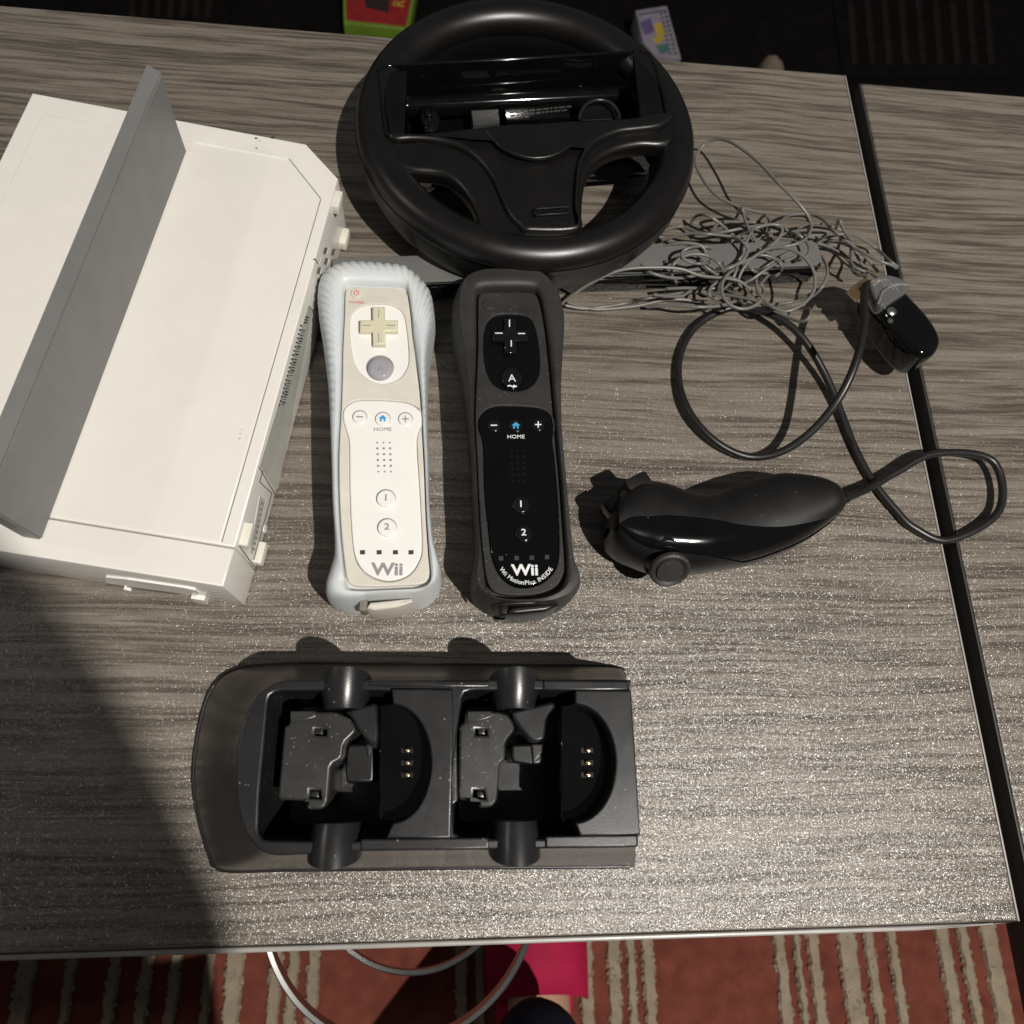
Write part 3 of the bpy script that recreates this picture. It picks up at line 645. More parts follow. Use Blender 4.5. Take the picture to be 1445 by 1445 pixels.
# lettering that follows the rounded lower end of the plate
ang = []
wch = {'i': .5, 'l': .5, 't': .65, 'I': .55, ' ': .6, 'W': 1.5, 'M': 1.3, 'o': .9, 'N': 1.25, 'S': 1.05, 'D': 1.2, 'E': 1.1, 'P': 1.1}
tot = sum(wch.get(c, .95) for c in s); cur = 0
for ch in s:
    wdt = wch.get(ch, .95); mid = (cur + wdt/2) / tot; cur += wdt
    if ch == ' ': continue
    th = math.radians(150 - 122*mid); x = 742.5 + 40.5*math.cos(th); y = 782 + 40.5*math.sin(th)*1.0
    text('inside_lettering', ch, x, y, 6.0, z + .0001, M['whiteink'], rb_, (math.sin(th), -math.cos(th)), bold=.008)
prism('strap_cover', L2([(716, 866), (722, 856), (786, 850), (789, 854), (770, 862), (730, 866)], .033), .008, .033, M['satin'], rb_, .0012)
box('strap_slot', P(710, 860, .028), (.0035, .006, .009), M['void'], rb_, bevel=.001)
tube('jacket_edge', [P(690, 862, .026), P(694, 855, .034), P(715, 852, .0362), P(760, 850, .0362), P(788, 845, .034)], .0006, M['satin'], rb_, 3)

# ------------------------------------------------------------------ nunchuk
nk = thing('nunchuk', P(1000, 770, 0), 'black nunchuk controller with thumb stick lying on its side at the right', 'game controller')
top_s = [(854, 752), (856, 735), (862, 718), (875, 699), (897.6, 682), (912, 684), (940, 689), (962.6, 698.5), (988.6, 704), (1008, 702), (1031, 692), (1060, 681.6), (1093, 675), (1119, 676), (1145, 682), (1164, 693.7), (1177, 711.6), (1180, 718)]
bot_s = [(854, 754), (855, 766), (860, 779), (875, 794), (904, 807), (930, 811), (975.6, 811), (1008, 806), (1047, 799), (1093, 783), (1125, 767), (1154.5, 747), (1175.7, 728), (1180, 719)]
ln1 = [(854, 753), (857, 742), (865, 734), (884.6, 728), (930, 729), (982, 735), (1027.7, 738.6), (1076.5, 738.6), (1125, 729.4), (1158, 719.7), (1180, 718.3)]
ln2 = [(854, 753.5), (862, 748), (878, 760), (907, 772), (969, 780), (1027.7, 786), (1060, 783), (1093, 772), (1125, 754), (1158, 731), (1180, 718.7)]
def interp(c, x):
    for (x0, y0), (x1, y1) in zip(c, c[1:]):
        if x0 <= x <= x1: return y0 + (y1 - y0)*(x - x0)/max(x1 - x0, 1e-6)
    return c[-1][1] if x > c[-1][0] else c[0][1]
def sm_curve(c): return [(p.x, p.y) for p in cr([Vector((x, y, 0)) for x, y in c], 6, False)]
top_s, bot_s, ln1, ln2 = map(sm_curve, (top_s, bot_s, ln1, ln2))
top_s.sort(); bot_s.sort(); ln1.sort(); ln2.sort()
xs = [854.3, 855.2, 857, 860, 865] + [872 + i*8 for i in range(37)] + [1166, 1171, 1175, 1178, 1179.6]
secs = []
for x in xs:
    hz = .0185
    yt = P(x, interp(top_s, x), hz); yb = P(x, interp(bot_s, x), hz*.75)
    c = (yt + yb) / 2; a_ = max((yt.y - yb.y) / 2, .0003)
    fr = (x - 854) / 326
    zmax = (.036 - .006*max(0, (fr - .55)/.45)) ; b_ = min(.0185, zmax/2) * min(1, (a_ / .010))**.6
    zc = .0004 + .0185 + (0 if fr < .6 else (fr - .6)*.006)
    y1 = P(x, interp(ln1, x), zc + b_*.95).y; y2 = P(x, interp(ln2, x), zc + b_*.75).y
    cl = lambda v: max(-.97, min(.97, v))
    t1 = math.acos(cl((y1 - c.y)/a_)); t2_ = math.acos(cl((y2 - c.y)/a_)); t2_ = max(t2_, t1 + .12)
    secs.append((c.x, c.y, a_, b_, zc, t1, t2_))
def patch(name, fa, fb, n, mat, off=0, parent=nk, ends=False):
    V = []; Fc = []
    for (cx, cy, a_, b_, zc, t1, t2_) in secs:
        A_, B_ = fa(t1, t2_), fb(t1, t2_)
        for k in range(n + 1):
            t = A_ + (B_ - A_)*k/n
            e = .86; cs, sn = math.cos(t), math.sin(t)
            V.append((cx, cy + (a_ + off)*math.copysign(abs(cs)**e, cs), zc + (b_ + off)*math.copysign(abs(sn)**e, sn)))
    for i in range(len(secs) - 1):
        for k in range(n): q = i*(n+1) + k; Fc.append((q, q+1, q+n+2, q+n+1))
    return mesh(name, V, Fc, mat, parent, 50)
patch('top_cover', lambda a, b: -1.2, lambda a, b: a, 22, M['matteblack'], .0006)
patch('gloss_band', lambda a, b: a - .03, lambda a, b: b + .03, 14, M['gloss'], 0)
patch('lower_shell', lambda a, b: b, lambda a, b: 2*math.pi - 1.1, 24, M['satin'], .0005)
# thumb stick
ax = Vector((0, -.80, .60)).normalized()
sb0 = P(938, 786, .026)
lathe('stick_socket', [(.0125, -.006), (.0128, .000), (.0118, .0016), (.0105, .0010), (.0085, -.001)], sb0, ax, M['satin'], nk, 8, 20)
lathe('stick_shaft', [(.0050, -.003), (.0046, .004), (.0050, .0085)], sb0, ax, M['satin'], nk, 24)
lathe('stick_cap', [(.0060, .0072), (.0092, .0080), (.0098, .0092), (.0094, .0106), (.0084, .0112), (.0074, .0108), (.0066, .0100), (.0062, .0112), (.002, .0114)], sb0, ax, M['blacksil'], nk, 40, 25)
# trigger buttons at the nose
nb = P(873, 716, .026)
tl = Matrix.Rotation(math.radians(35), 4, 'Z')
box('trigger_button', P(897, 692, .024), (.013, .011, .018), M['matteblack'], nk, tilt=Matrix.Rotation(math.radians(28), 4, 'Z'), bevel=.0022)
box('trigger_button', P(868, 722, .022), (.010, .013, .016), M['gloss'], nk, tilt=tl, bevel=.003)
tube('shell_seam', [P(884, 706, .034), P(889, 701, .034), P(893, 698, .034)], .0004, M['greyink'], nk, 2)
# strain relief
s0 = P(1172, 710, .017); s1_ = P(1202, 700, .013)
lathe('strain_relief', [(.0042, 0)] + [x for k in range(5) for x in ((.0040 - k*.0003, .0018 + k*.0021), (.0030 - k*.0002, .0024 + k*.0021), (.0030 - k*.0002, .0032 + k*.0021), (.0039 - k*.0003, .0036 + k*.0021))] + [(.0018, .0135)], s0, s1_ - s0, M['cord'], nk, 24)
# its cord: from the tail out to the right, back round in one big loop and up to the plug
cp = [(1196, 702, .013), (1215, 694, .010), (1240, 681, .008), (1264, 667, .008), (1320, 640, .010), (1400, 650, .008), (1410, 720, .006), (1340, 762, .003), (1290, 745, .003), (1262, 718, .003), (1232, 680, .003), (1206, 632, .003), (1186, 580, .004), (1165, 530, .007), (1135, 480, .012), (1100, 450, .012), (1050, 433, .007), (1010, 442, .004), (978, 465, .003), (960, 500, .003), (958, 540, .004), (972, 580, .006), (1000, 615, .006), (1035, 638, .005), (1070, 645, .006), (1110, 634, .012), (1150, 604, .022), (1185, 560, .034), (1208, 510, .042), (1219, 460, .044), (1219, 425, .040), (1222, 402, .036)]
tube('cord', [P(*q) for q in cp], .0021, M['cord'], nk, 8, res=5)
# plug at the end of that cord
pg = thing('cable_plug', P(1245, 420, 0), 'clear and black cable plug with gold contacts at the right end of the tangle', 'plug')
pm = Matrix.Rotation(math.radians(-42), 4, 'Z')
pc = P(1252, 425, .028)
prism('plug_body', resample(cr(L2([(1236, 402), (1262, 396), (1290, 420), (1318, 452), (1330, 480), (1318, 500), (1296, 498), (1268, 470), (1246, 436)], .034), 5), 60), .012, .034, M['gloss2'], pg, .004, res=4)
prism('clear_housing', resample(cr(L2([(1228, 396), (1250, 388), (1276, 396), (1284, 408), (1262, 424), (1244, 434), (1232, 416)], .0375), 5), 50), .030, .0385, M['clear'], pg, .0018, res=4)
tube('housing_rib', [P(1240, 428, .039), P(1246, 412, .0395), P(1262, 402, .0395), P(1282, 402, .039)], .0007, M['clear'], pg, 4)
prism('contact_block', L2([(1204, 402), (1222, 391), (1236, 399), (1218, 415)], .034), .026, .034, M['gold'], pg, .0006)
prism('contact_slot', L2([(1221, 398), (1229, 394), (1232, 397), (1224, 402)], .0343), .033, .0343, M['void'], pg)
for k in range(4):
    x, y = 1240 + k*6, 398 + k*1.5
    prism('contact_strip', L2([(x, y), (x + 2.5, y - 1), (x + 8, y + 10), (x + 5.5, y + 11)], .0348), .034, .0348, M['steel'], pg)
lathe('screw', [(.0026, 0), (.0026, .0008), (.0018, .0014), (.0004, .0015)], P(1258, 440, .0338), (0, 0, 1), M['steel'], pg, 20)
lathe('screw', [(.0016, 0), (.0014, .0008), (.0004, .001)], P(1256, 453, .0338), (0, 0, 1), M['steel'], pg, 16)
prism('latch_tab', resample(L2([(1262, 470), (1284, 462), (1300, 486), (1282, 494)], .012), 20), .0006, .012, M['satin'], pg, .002)
# ------------------------------------------------------------------ thin grey cable tangle
def Z8(x, y, z): return P(960 + x/4.661, 180 + y/4.661, z)
st = []
def add(lst, z0=.012, amp=.008):
    ph = random.random()*6
    st.append([Z8(x, y, (q[0] if q else z0 + amp*math.sin(ph + i*1.1))) for i, (x, y, *q) in enumerate(lst)])
add([(540, 560, .020), (400, 525, .018), (230, 440, .015), (120, 290, .012), (105, 190, .012), (160, 110, .015), (250, 78, .020), (350, 105, .026), (500, 215, .034), (640, 360, .040), (760, 480, .040), (845, 590, .036), (858, 670, .030), (800, 750, .024), (650, 790, .02), (520, 800, .018)])
add([(320, 985), (290, 930), (292, 830), (330, 690), (370, 590), (404, 530, .035), (425, 600, .03), (465, 700), (540, 790), (640, 830)])
add([(330, 970), (400, 840), (455, 710), (515, 615), (565, 578, .035), (590, 640), (575, 720), (620, 800)])
add([(500, 1010, .02), (515, 1085, .022), (590, 1170, .025), (700, 1208, .028), (820, 1150, .03), (882, 1060, .032), (875, 940, .034), (800, 842, .034), (690, 792, .032), (570, 800, .028), (450, 880, .022), (385, 990, .016), (400, 1060, .012)])
add([(490, 1020), (520, 950), (600, 890), (720, 820), (860, 780), (960, 720), (1020, 670), (1045, 610, .036), (1075, 680, .03), (1130, 760), (1170, 860), (1240, 950), (1330, 1000)])
add([(1420, 925, .018), (1390, 905, .020), (1290, 870), (1150, 795), (1020, 748), (880, 725), (740, 690), (620, 640)])
add([(1430, 915, .018), (1380, 880, .020), (1290, 795), (1180, 722), (1080, 700), (980, 720), (850, 790), (700, 870), (590, 960), (520, 1040)])
add([(820, 800), (930, 850), (968, 950), (930, 1050), (850, 1120), (720, 1150), (590, 1165)])
add([(-90, 1060), (50, 1055), (180, 1060), (320, 1050), (450, 1010), (600, 910), (760, 850), (880, 770)])
add([(-180, 700), (0, 770), (100, 830), (150, 900), (230, 960), (330, 1000)])
add([(-220, 1180), (-60, 1170), (120, 1180), (260, 1172), (390, 1140), (520, 1165), (660, 1230), (790, 1275), (850, 1240), (845, 1190), (780, 1190)])
add([(-760, 1140, .006), (-600, 1030, .016), (-400, 940, .024), (-190, 920, .026), (0, 930, .026), (140, 975, .024), (330, 995, .022), (420, 1030, .02), (520, 1130), (700, 1235)])
add([(-755, 1170, .004), (-640, 1190, .003), (-500, 1180, .003), (-330, 1150, .004), (-200, 1120), (0, 1090), (150, 1080), (300, 1100), (470, 1130)])
add([(-740, 1150, .003), (-560, 1195, .003), (-300, 1175, .003), (-60, 1130), (180, 1150), (350, 1180)])
add([(70, 630), (110, 580), (180, 580), (260, 630), (340, 700), (460, 760), (600, 800)])
add([(210, 680), (260, 625), (380, 620), (500, 625), (620, 660), (760, 720)])
add([(660, 620), (720, 575), (840, 570), (930, 600), (1000, 670), (1060, 720), (1200, 830), (1300, 950)])
add([(-120, 680), (0, 650), (120, 690), (260, 690), (420, 660), (560, 640)])
add([(-120, 740), (40, 700), (180, 700), (320, 715), (480, 740), (620, 700)])
add([(-240, 860), (-160, 810), (-20, 760), (140, 780), (180, 880), (260, 990), (360, 1030)])
add([(-100, 880), (40, 930), (200, 1000), (330, 1080), (420, 1160), (540, 1170)])
add([(-260, 900), (-180, 960), (0, 990), (180, 940), (320, 830), (450, 810), (560, 850)])
add([(-180, 1100), (0, 1110), (90, 1060), (190, 1100), (300, 1050), (360, 960), (380, 880)])
add([(780, 660), (850, 630), (960, 640), (1080, 690), (1120, 780), (1130, 900), (1220, 950)])
add([(900, 760), (1020, 800), (1110, 880), (1150, 960), (1240, 970)])
for k in range(8):
    cx, cy = random.uniform(0, 740), random.uniform(680, 1090); rx, ry = random.uniform(80, 220), random.uniform(40, 110); a0 = random.uniform(0, 6.28); ro = random.uniform(-.5, .5)
    L_ = []; n = random.randint(8, 12); zz = random.uniform(.020, .027)
    for i in range(n):
        t = a0 + i*.55; g_ = 1 + .05*i; x = rx*math.cos(t)*g_; y = ry*math.sin(t)*g_
        L_.append((cx + x*math.cos(ro) - y*math.sin(ro), cy + x*math.sin(ro) + y*math.cos(ro), zz if 1 < i < n - 2 else zz - .009))
    add(L_)
bar_lo = bz + .0012
for s_ in st:
    for v in s_:
        v.z = max(v.z, .0012)
tg = tube('thin_cable', st, .0009, M['wire'], None, 7, res=3)
setup(tg, 'tangled thin grey cable heaped over the right end of the sensor bar', 'cable')

# ------------------------------------------------------------------ charging dock
dk = thing('charging_dock', P(600, 1080, 0), 'black two-bay charging dock for remotes, empty, nearest the front edge of the table', 'charging dock')
TD = .052
base = [(313, 1227), (296, 1205), (284, 1165), (276, 1125), (274, 1090), (278, 1052), (286, 1010), (298, 975), (318, 952), (353, 941), (420, 937), (520, 938), (640, 939), (760, 940), (866, 942), (880, 955), (884, 1000), (888, 1080), (890, 1150), (893, 1218), (880, 1222), (760, 1223), (640, 1224), (500, 1226), (400, 1227)]
plat = [(385, 1207), (362, 1197), (345, 1172), (336, 1140), (332, 1104), (333, 1060), (342, 1019), (353, 996), (370, 974), (399, 960), (430, 959), (520, 959), (640, 959), (760, 959), (882, 959), (889, 968), (892, 1010), (896, 1080), (899, 1150), (901, 1190), (890, 1196), (760, 1198), (640, 1200), (500, 1202), (430, 1206)]
def poly_rings(name, outer, inner, prof, mat, parent, N=300):
    return rings(name, outer, inner, prof, mat, parent, cap=False, N=N)
# skirt: flared base up to the plateau
rings('skirt', L2(base, .001), L2(plat, TD), [(0.0, .0008), (.0, .0026), (.03, .0036), (.10, .008), (.30, .017), (.62, .030), (.9, .041), (1.0, .0492)], M['skirt'], dk, cap=False, N=300)
prism('base_lip', resample(cr(L2([(x, y) for x, y in base], .001), 5), 200), .0003, .0014, M['dock'], dk, .0004)
tube('base_shadow_line', [v + Vector((0, 0, .0012)) for v in resample(cr(L2(base, .001), 5), 120)], .0009, M['dock'], dk, 1, closed=True)  # black outline added round the base, stands in for its shadow line
# plateau with the bays cut out
pit = TD
def bay(dx):
    s = dx
    return [(378 + s, 990), (381 + s, 980), (392 + s, 974.6), (443 + s, 974), (520 + s, 974), (600 + s, 976), (628 + s, 985), (626 + s, 1160), (620 + s, 1184), (500 + s, 1187), (425 + s, 1187), (372 + s, 1186), (364 + s, 1175), (366 + s, 1120)]
PLT = resample(cr(L2(plat, TD), 5), 220)
DX2 = 249
bay1 = L2(bay(0), TD); bay2 = L2(bay(DX2 + 27)[:1], TD)
def bay2p():
    return [(652, 985), (656, 977), (668, 974), (760, 974), (850, 975), (882, 985), (886, 1160), (882, 1183), (760, 1184), (690, 1184), (652, 1183), (640, 1175), (638, 1100), (645, 1030)]
prism('deck', [PLT, resample(bay1, 100), resample(L2(bay2p(), TD), 100)], TD - .0035, TD, M['dock'], dk, .0009)
for q in (bay1, L2(bay2p(), TD)):
    qq = resample(q, 120); c = sum(qq, Vector()) / len(qq)
    V = []; Fc = []
    for lv, (k, zz) in enumerate(((1.0, TD - .003), (.985, TD - .012), (.93, .008), (.90, .006))):
        V += [(c.x + (p.x - c.x)*k, c.y + (p.y - c.y)*k, zz) for p in qq]
    n = len(qq)
    for lv in range(3):
        for i in range(n): Fc.append((lv*n+i, lv*n+(i+1) % n, (lv+1)*n+(i+1) % n, (lv+1)*n+i))
    Fc.append(tuple(range(3*n, 4*n)))
    mesh('bay_wall', V, Fc, M['dock'], dk, 40)
def plate_pts(k):
    if k == 0: return [(401, 1024.5), (392, 1129), (432, 1130), (434, 1143), (456.8, 1141.5), (463, 1129), (466.7, 1079), (483, 1070.5), (485.4, 1049), (503, 1032), (499, 1020), (491.6, 1012), (474, 1004.5), (445.5, 1004.5), (410, 1004.5), (409, 1022)]
    return [(648.5, 1023), (647, 1129), (674, 1130), (677, 1141), (694.6, 1139), (702, 1129), (706, 1077), (713, 1072), (713, 1047), (727, 1030), (724, 1018), (717, 1009), (704.5, 1004.5), (677, 1003.5), (656, 1004.5), (655, 1020)]
for k in range(2):
    ZP = .045
    dx = 0 if k == 0 else 249
    pp = chaikin(L2(plate_pts(k), ZP))
    sx = 0 if k == 0 else 227
    h1 = L2([(444 + sx, 1029), (461 + sx, 1029.5), (461 + sx, 1038), (444 + sx, 1038)], ZP)
    h2 = L2([(437 + sx*1.02, 1115), (452 + sx*1.02, 1115.5), (454 + sx*1.02, 1128), (436 + sx*1.02, 1127)], ZP)
    prism('cradle_plate', [pp, h1, h2], .008, ZP, M['dockplate'], dk, .0010)
    cc = P(452 + sx, 1033, ZP - .006); box('slot_pin', cc, (.0028, .0022, .006), M['dock'], dk, bevel=.0003)
    cc = P(446 + sx*1.02, 1121, ZP - .006); box('slot_pin', cc, (.0028, .0024, .006), M['dock'], dk, bevel=.0003)
    # step behind the plate and lower ledge
    bx = L2([(a + (0 if k == 0 else 250), b) for a, b in ((409, 1003), (445, 1003), (446, 1012), (409, 1022))], ZP + .001)
    prism('cradle_step', bx, .010, ZP + .0006, M['dockplate'], dk, .0006)
    # bosses, upper and lower: half cylinders that stand on the deck edge
    for (x0, x1, y0, y1) in (((445, 520, 953, 998) if k == 0 else (693, 766, 953, 998)), ((428, 507, 1163, 1212) if k == 0 else (693, 768, 1160, 1209))):
        zt = TD + .004; upper = y0 < 1000
        N = 18; V = []; Fc = []
        A_ = P(x0, (y0+y1)/2, zt); B_ = P(x1, (y0+y1)/2, zt); ya = P((x0+x1)/2, y0, zt).y; yb = P((x0+x1)/2, y1, zt).y
        hw = (B_.x - A_.x)/2; cx = (A_.x + B_.x)/2
        for j, (yy, kk) in enumerate(((ya, .92 if upper else 1.0), (ya*.5 + yb*.5, .97), (yb, 1.0 if upper else .86))):
            kk = ((1.0, .96, .80) if upper else (.88, .96, 1.0))[j] if True else kk
            yy2 = yy
            for i in range(N + 1):
                t = math.pi * i / N
                V.append((cx - hw*kk*math.cos(t), yy2 + (.0035*math.sin(t) if (j == 0 and upper) else -.0035*math.sin(t) if (j == 2 and not upper) else 0), TD - .010 + (.0145)*kk*math.sin(t)**.8 if 0 < i < N else TD - .012))
        for j in range(2):
            for i in range(N): q = j*(N+1) + i; Fc.append((q, q+1, q+N+2, q+N+1))
        for j in (0, 2): Fc.append(tuple(range(j*(N+1), (j+1)*(N+1))))
        mesh('guide_boss', V, Fc, M['dock'], dk, 40)
    # contact seat: upper plate with an oval cut-out, sunken oval floor, spring contacts
    if k == 0: up = [(553, 972), (639, 973), (640, 1010), (636, 1183), (545, 1183), (546, 1160), (553, 1000)]; ox, oy, ow, oh = 553, 1077, 56, 84; px = 575
    else: up = [(812, 974), (891, 974), (896, 1050), (904, 1178), (819, 1180), (816, 1160), (812, 1000)]; ox, oy, ow, oh = 810, 1077, 59, 84; px = 829
    ZU = TD + .0025
    half = [(ox + ow*math.cos(t)**1 if math.cos(t) > 0 else ox, oy + oh*math.sin(t)) for t in [math.radians(a) for a in range(-88, 89, 8)]]
    left = up[-1:]  # notch shape: outer rectangle minus the half oval
    top_l, top_r, m_r, bot_r, bot_l = up[0], up[1], up[2], up[3], up[4]
    outline = [top_l, top_r, m_r, bot_r, bot_l] + [(x, y) for x, y in reversed(half)]
    prism('seat_plate', L2(outline, ZU), TD - .008, ZU, M['dock'], dk, .0007)
    fl = [(ox - 18, oy - oh + 2)] + [(ox + (ow + 4)*max(math.cos(t), 0), oy + (oh + 2)*math.sin(t)) for t in [math.radians(a) for a in range(-84, 85, 8)]] + [(ox - 18, oy + oh - 2)]
    prism('seat_floor', L2(fl, TD - .008), TD - .016, TD - .0085, M['gloss2'], dk, .0008)
    for py in (1059, 1076.5, 1093.5):
        prism('contact_slot', L2([(px - 9, py - 3.5), (px + 8, py - 3.5), (px + 8, py + 3.5), (px - 9, py + 3.5)], TD - .0083), TD - .010, TD - .0083, M['void'], dk)
        cpt = P(px + 1, py, TD - .0075)
        lathe('contact_pin', [(.0010, -.001), (.0011, .0006), (.0007, .0013), (.0002, .0015)], cpt, (-.2, 0, 1), M['gold'], dk, 14)
    # fin rising between seat and cradle
    if k == 0: fin = [(486, 1004), (532, 991), (534, 1040), (530, 1060), (505, 1030), (497, 1013)]
    else: fin = [(722, 1004), (780, 990), (785, 996), (772, 1012), (768, 1045), (752, 1048), (735, 1030), (725, 1015)]
    prism('support_fin', chaikin(L2(fin, TD - .005)), .010, TD - .005, M['dock'], dk, .0012)
    tb = [(490, 1050), (514, 1049), (529, 1052), (528, 1104), (489, 1106), (487, 1080)] if k == 0 else [(721, 1050), (750, 1049), (766, 1051), (765, 1078), (752, 1080), (722, 1076)]
    prism('latch_tab', chaikin(L2(tb, .034)), .006, .034, M['satin'], dk, .0012, res=3)
    if k == 0: prism('latch_rib', L2([(516, 1050), (528, 1050), (520, 1068)], .0355), .02, .0355, M['dockplate'], dk, .0006)
    else: prism('latch_rib', L2([(750, 1050), (766, 1050), (765, 1062), (753, 1078)], .0355), .02, .0355, M['dockplate'], dk, .0006)
# side rails along the deck
for q in ([(521, 968), (690, 970), (690, 961), (521, 960)], [(767, 974), (886, 974), (886, 961), (767, 960)], [(509, 1184), (690, 1182), (690, 1198), (509, 1201)], [(770, 1180), (900, 1178), (900, 1195), (770, 1197)]):
    prism('deck_rail', L2(q, TD + .0012), TD - .003, TD + .0012, M['dock'], dk, .0007)
prism('cradle_side', L2([(634, 1009), (644, 1010), (646, 1130), (632, 1142), (630, 1100)], TD - .001), .01, TD - .001, M['dockplate'], dk, .0008)
# small port in the skirt on the left
pc_ = P(319, 1078, .022)
box('port_cover', pc_, (.0075, .0125, .004), M['dock'], dk, tilt=Matrix.Rotation(math.radians(-38), 4, 'Y'), bevel=.0006)
box('port_inset', pc_ + Vector((-.0012, 0, .0012)), (.0055, .0095, .004), M['skirt'], dk, tilt=Matrix.Rotation(math.radians(-38), 4, 'Y'), bevel=.0004)

# ------------------------------------------------------------------ chrome hoops under the table edge
def hoop(z, cx, cy, rp, r, flat):
    c = P(cx, cy, z); rad = (P(cx + rp, cy, z) - c).length
    return [Vector((c.x + rad*math.cos(t), c.y + rad*math.sin(t), z)) for t in [2*math.pi*i/96 for i in range(96)]], c, rad
hp, hc, hr = hoop(-.22, 568, 1250, 188, .003, 1)
st_ = thing('wire_stool', (hc.x, hc.y, FLOOR), 'round chrome hoop frame of a stool pushed under the front edge of the table', 'stool')
def band(name, c, rad, z, w_, h_, mat):
    return torus(name, Vector((c.x, c.y, z)), rad, [(w_/2, h_/2), (w_/2*.5, h_/2 + w_*.2), (-w_/2, h_/2), (-w_/2, -h_/2), (w_/2, -h_/2)], mat, st_)
band('hoop', hc, hr, -.22, .0035, .012, M['chrome'])
_, hc2, hr2 = hoop(-.26, 588, 1208, 142, .003, 1)
band('hoop', hc2, hr2, -.26, .0035, .006, M['chrome'])
band('hoop', hc, hr*.80, FLOOR + .006, .004, .006, M['chrome'])
for k in range(4):
    t = math.pi/4 + k*math.pi/2
    tube('leg', [Vector((hc.x + hr*math.cos(t), hc.y + hr*math.sin(t), -.228)), Vector((hc.x + hr*.80*math.cos(t), hc.y + hr*.80*math.sin(t), FLOOR + .003))] if k < 2 else [Vector((hc.x + hr*math.cos(t)*.1, hc.y + .12*hr, -.228)), Vector((hc.x, hc.y + .12*hr, FLOOR + .003))], .003, M['chrome'], st_, 1)

# ------------------------------------------------------------------ person standing in front of the table
px0 = P(757, 1380, FLOOR + .03)
pr = thing('person', (px0.x, px0.y - .1, FLOOR), 'person in a pink slipper and navy trousers standing before the table', 'person')
def skin_mesh(name, verts, edges, mat, parent, root=0, sub=2, **kw):
    me = bpy.data.meshes.new(name); me.from_pydata([v[:3] for v in verts], edges, []); o = bpy.data.objects.new('tmp', me); sc.collection.objects.link(o)
    m = o.modifiers.new('s', 'SKIN'); m2 = o.modifiers.new('d', 'SUBSURF'); m2.levels = sub; m2.render_levels = sub
    if not me.skin_vertices: me.attributes  # created by the modifier
    bpy.context.view_layer.objects.active = o
    if not me.skin_vertices:
        bpy.ops.mesh.customdata_skin_add()
    for i, v in enumerate(verts):
        me.skin_vertices[0].data[i].radius = (v[3], v[4] if len(v) > 4 else v[3]); me.skin_vertices[0].data[i].use_root = (i == root)
    dg = bpy.context.evaluated_depsgraph_get(); dg.update()
    nm = bpy.data.meshes.new_from_object(o.evaluated_get(dg)); nm.name = name
    bpy.data.objects.remove(o)
    return link(name, nm, mat, parent, 80, **kw)
fx, fy = px0.x, px0.y
G = FLOOR
hipx, hipy = fx - .04, fy - .26
lx, ly = fx - .20, fy - .36      # the other foot, out of the frame
sx, sy = .047, -.297
chainv = [(hipx, hipy, .46, .10, .085),                                   # 0 pelvis
          (fx - .01, fy - .22, .03, .055), (fx + .000, fy - .075, G + .11, .030), (fx, fy - .07, G + .045, .034, .03), (fx + .002, fy + .01, G + .028, .034, .022), (fx + .004, fy + .065, G + .022, .034, .016),   # 1-5 leg, foot
          (lx, ly + .06, .03, .055), (lx, ly, G + .09, .034), (lx, ly + .02, G + .045, .034, .03), (lx, ly + .09, G + .028, .034, .022), (lx, ly + .14, G + .022, .034, .016),
          (sx - .02, sy - .08, .70, .11, .09), (sx, sy, .92, .13, .09), (sx, sy + .01, 1.02, .05), (sx, sy + .03, 1.09, .055), (sx, sy + .05, 1.19, .078, .09),   # spine, neck, head 11-15
          (sx + .17, sy, .94, .05), (sx + .12, sy - .0, .66, .038), (sx + .05, sy - .0, .52, .028),
          (sx - .17, sy, .94, .05), (sx - .20, sy + .02, .66, .038), (sx - .19, sy + .10, .50, .028)]
ed = [(0, 1), (1, 2), (2, 3), (3, 4), (4, 5), (0, 6), (6, 7), (7, 8), (8, 9), (9, 10), (0, 11), (11, 12), (12, 13), (13, 14), (14, 15), (12, 16), (16, 17), (17, 18), (12, 19), (19, 20), (20, 21)]
skin_mesh('body', chainv, ed, M['skin'], pr)
cuff = P(750, 1400, -.33) - Vector((0, .010, 0))
cl = [(hipx, hipy, .47, .135, .12), (fx - .01, fy - .22, .03, .066), (cuff.x, cuff.y, cuff.z, .036, .036), (lx, ly + .06, .03, .066), (lx, ly, G + .08, .043)]
skin_mesh('trousers', cl, [(0, 1), (1, 2), (0, 3), (3, 4)], M['navy'], pr)
tp = [(hipx, hipy, .43, .15, .13), (sx - .02, sy - .08, .72, .14, .12), (sx, sy, .92, .145, .10), (sx + .175, sy, .95, .062), (sx + .12, sy, .68, .052), (sx - .17, sy, .93, .062), (sx - .20, sy + .02, .68, .05)]
skin_mesh('shirt', tp, [(0, 1), (1, 2), (2, 3), (3, 4), (2, 5), (5, 6)], M['navy'], pr)
skin_mesh('hair', [(sx, sy + .03, 1.23, .082, .09), (sx, sy - .01, 1.15, .07)], [(0, 1)], M['hair'], pr)
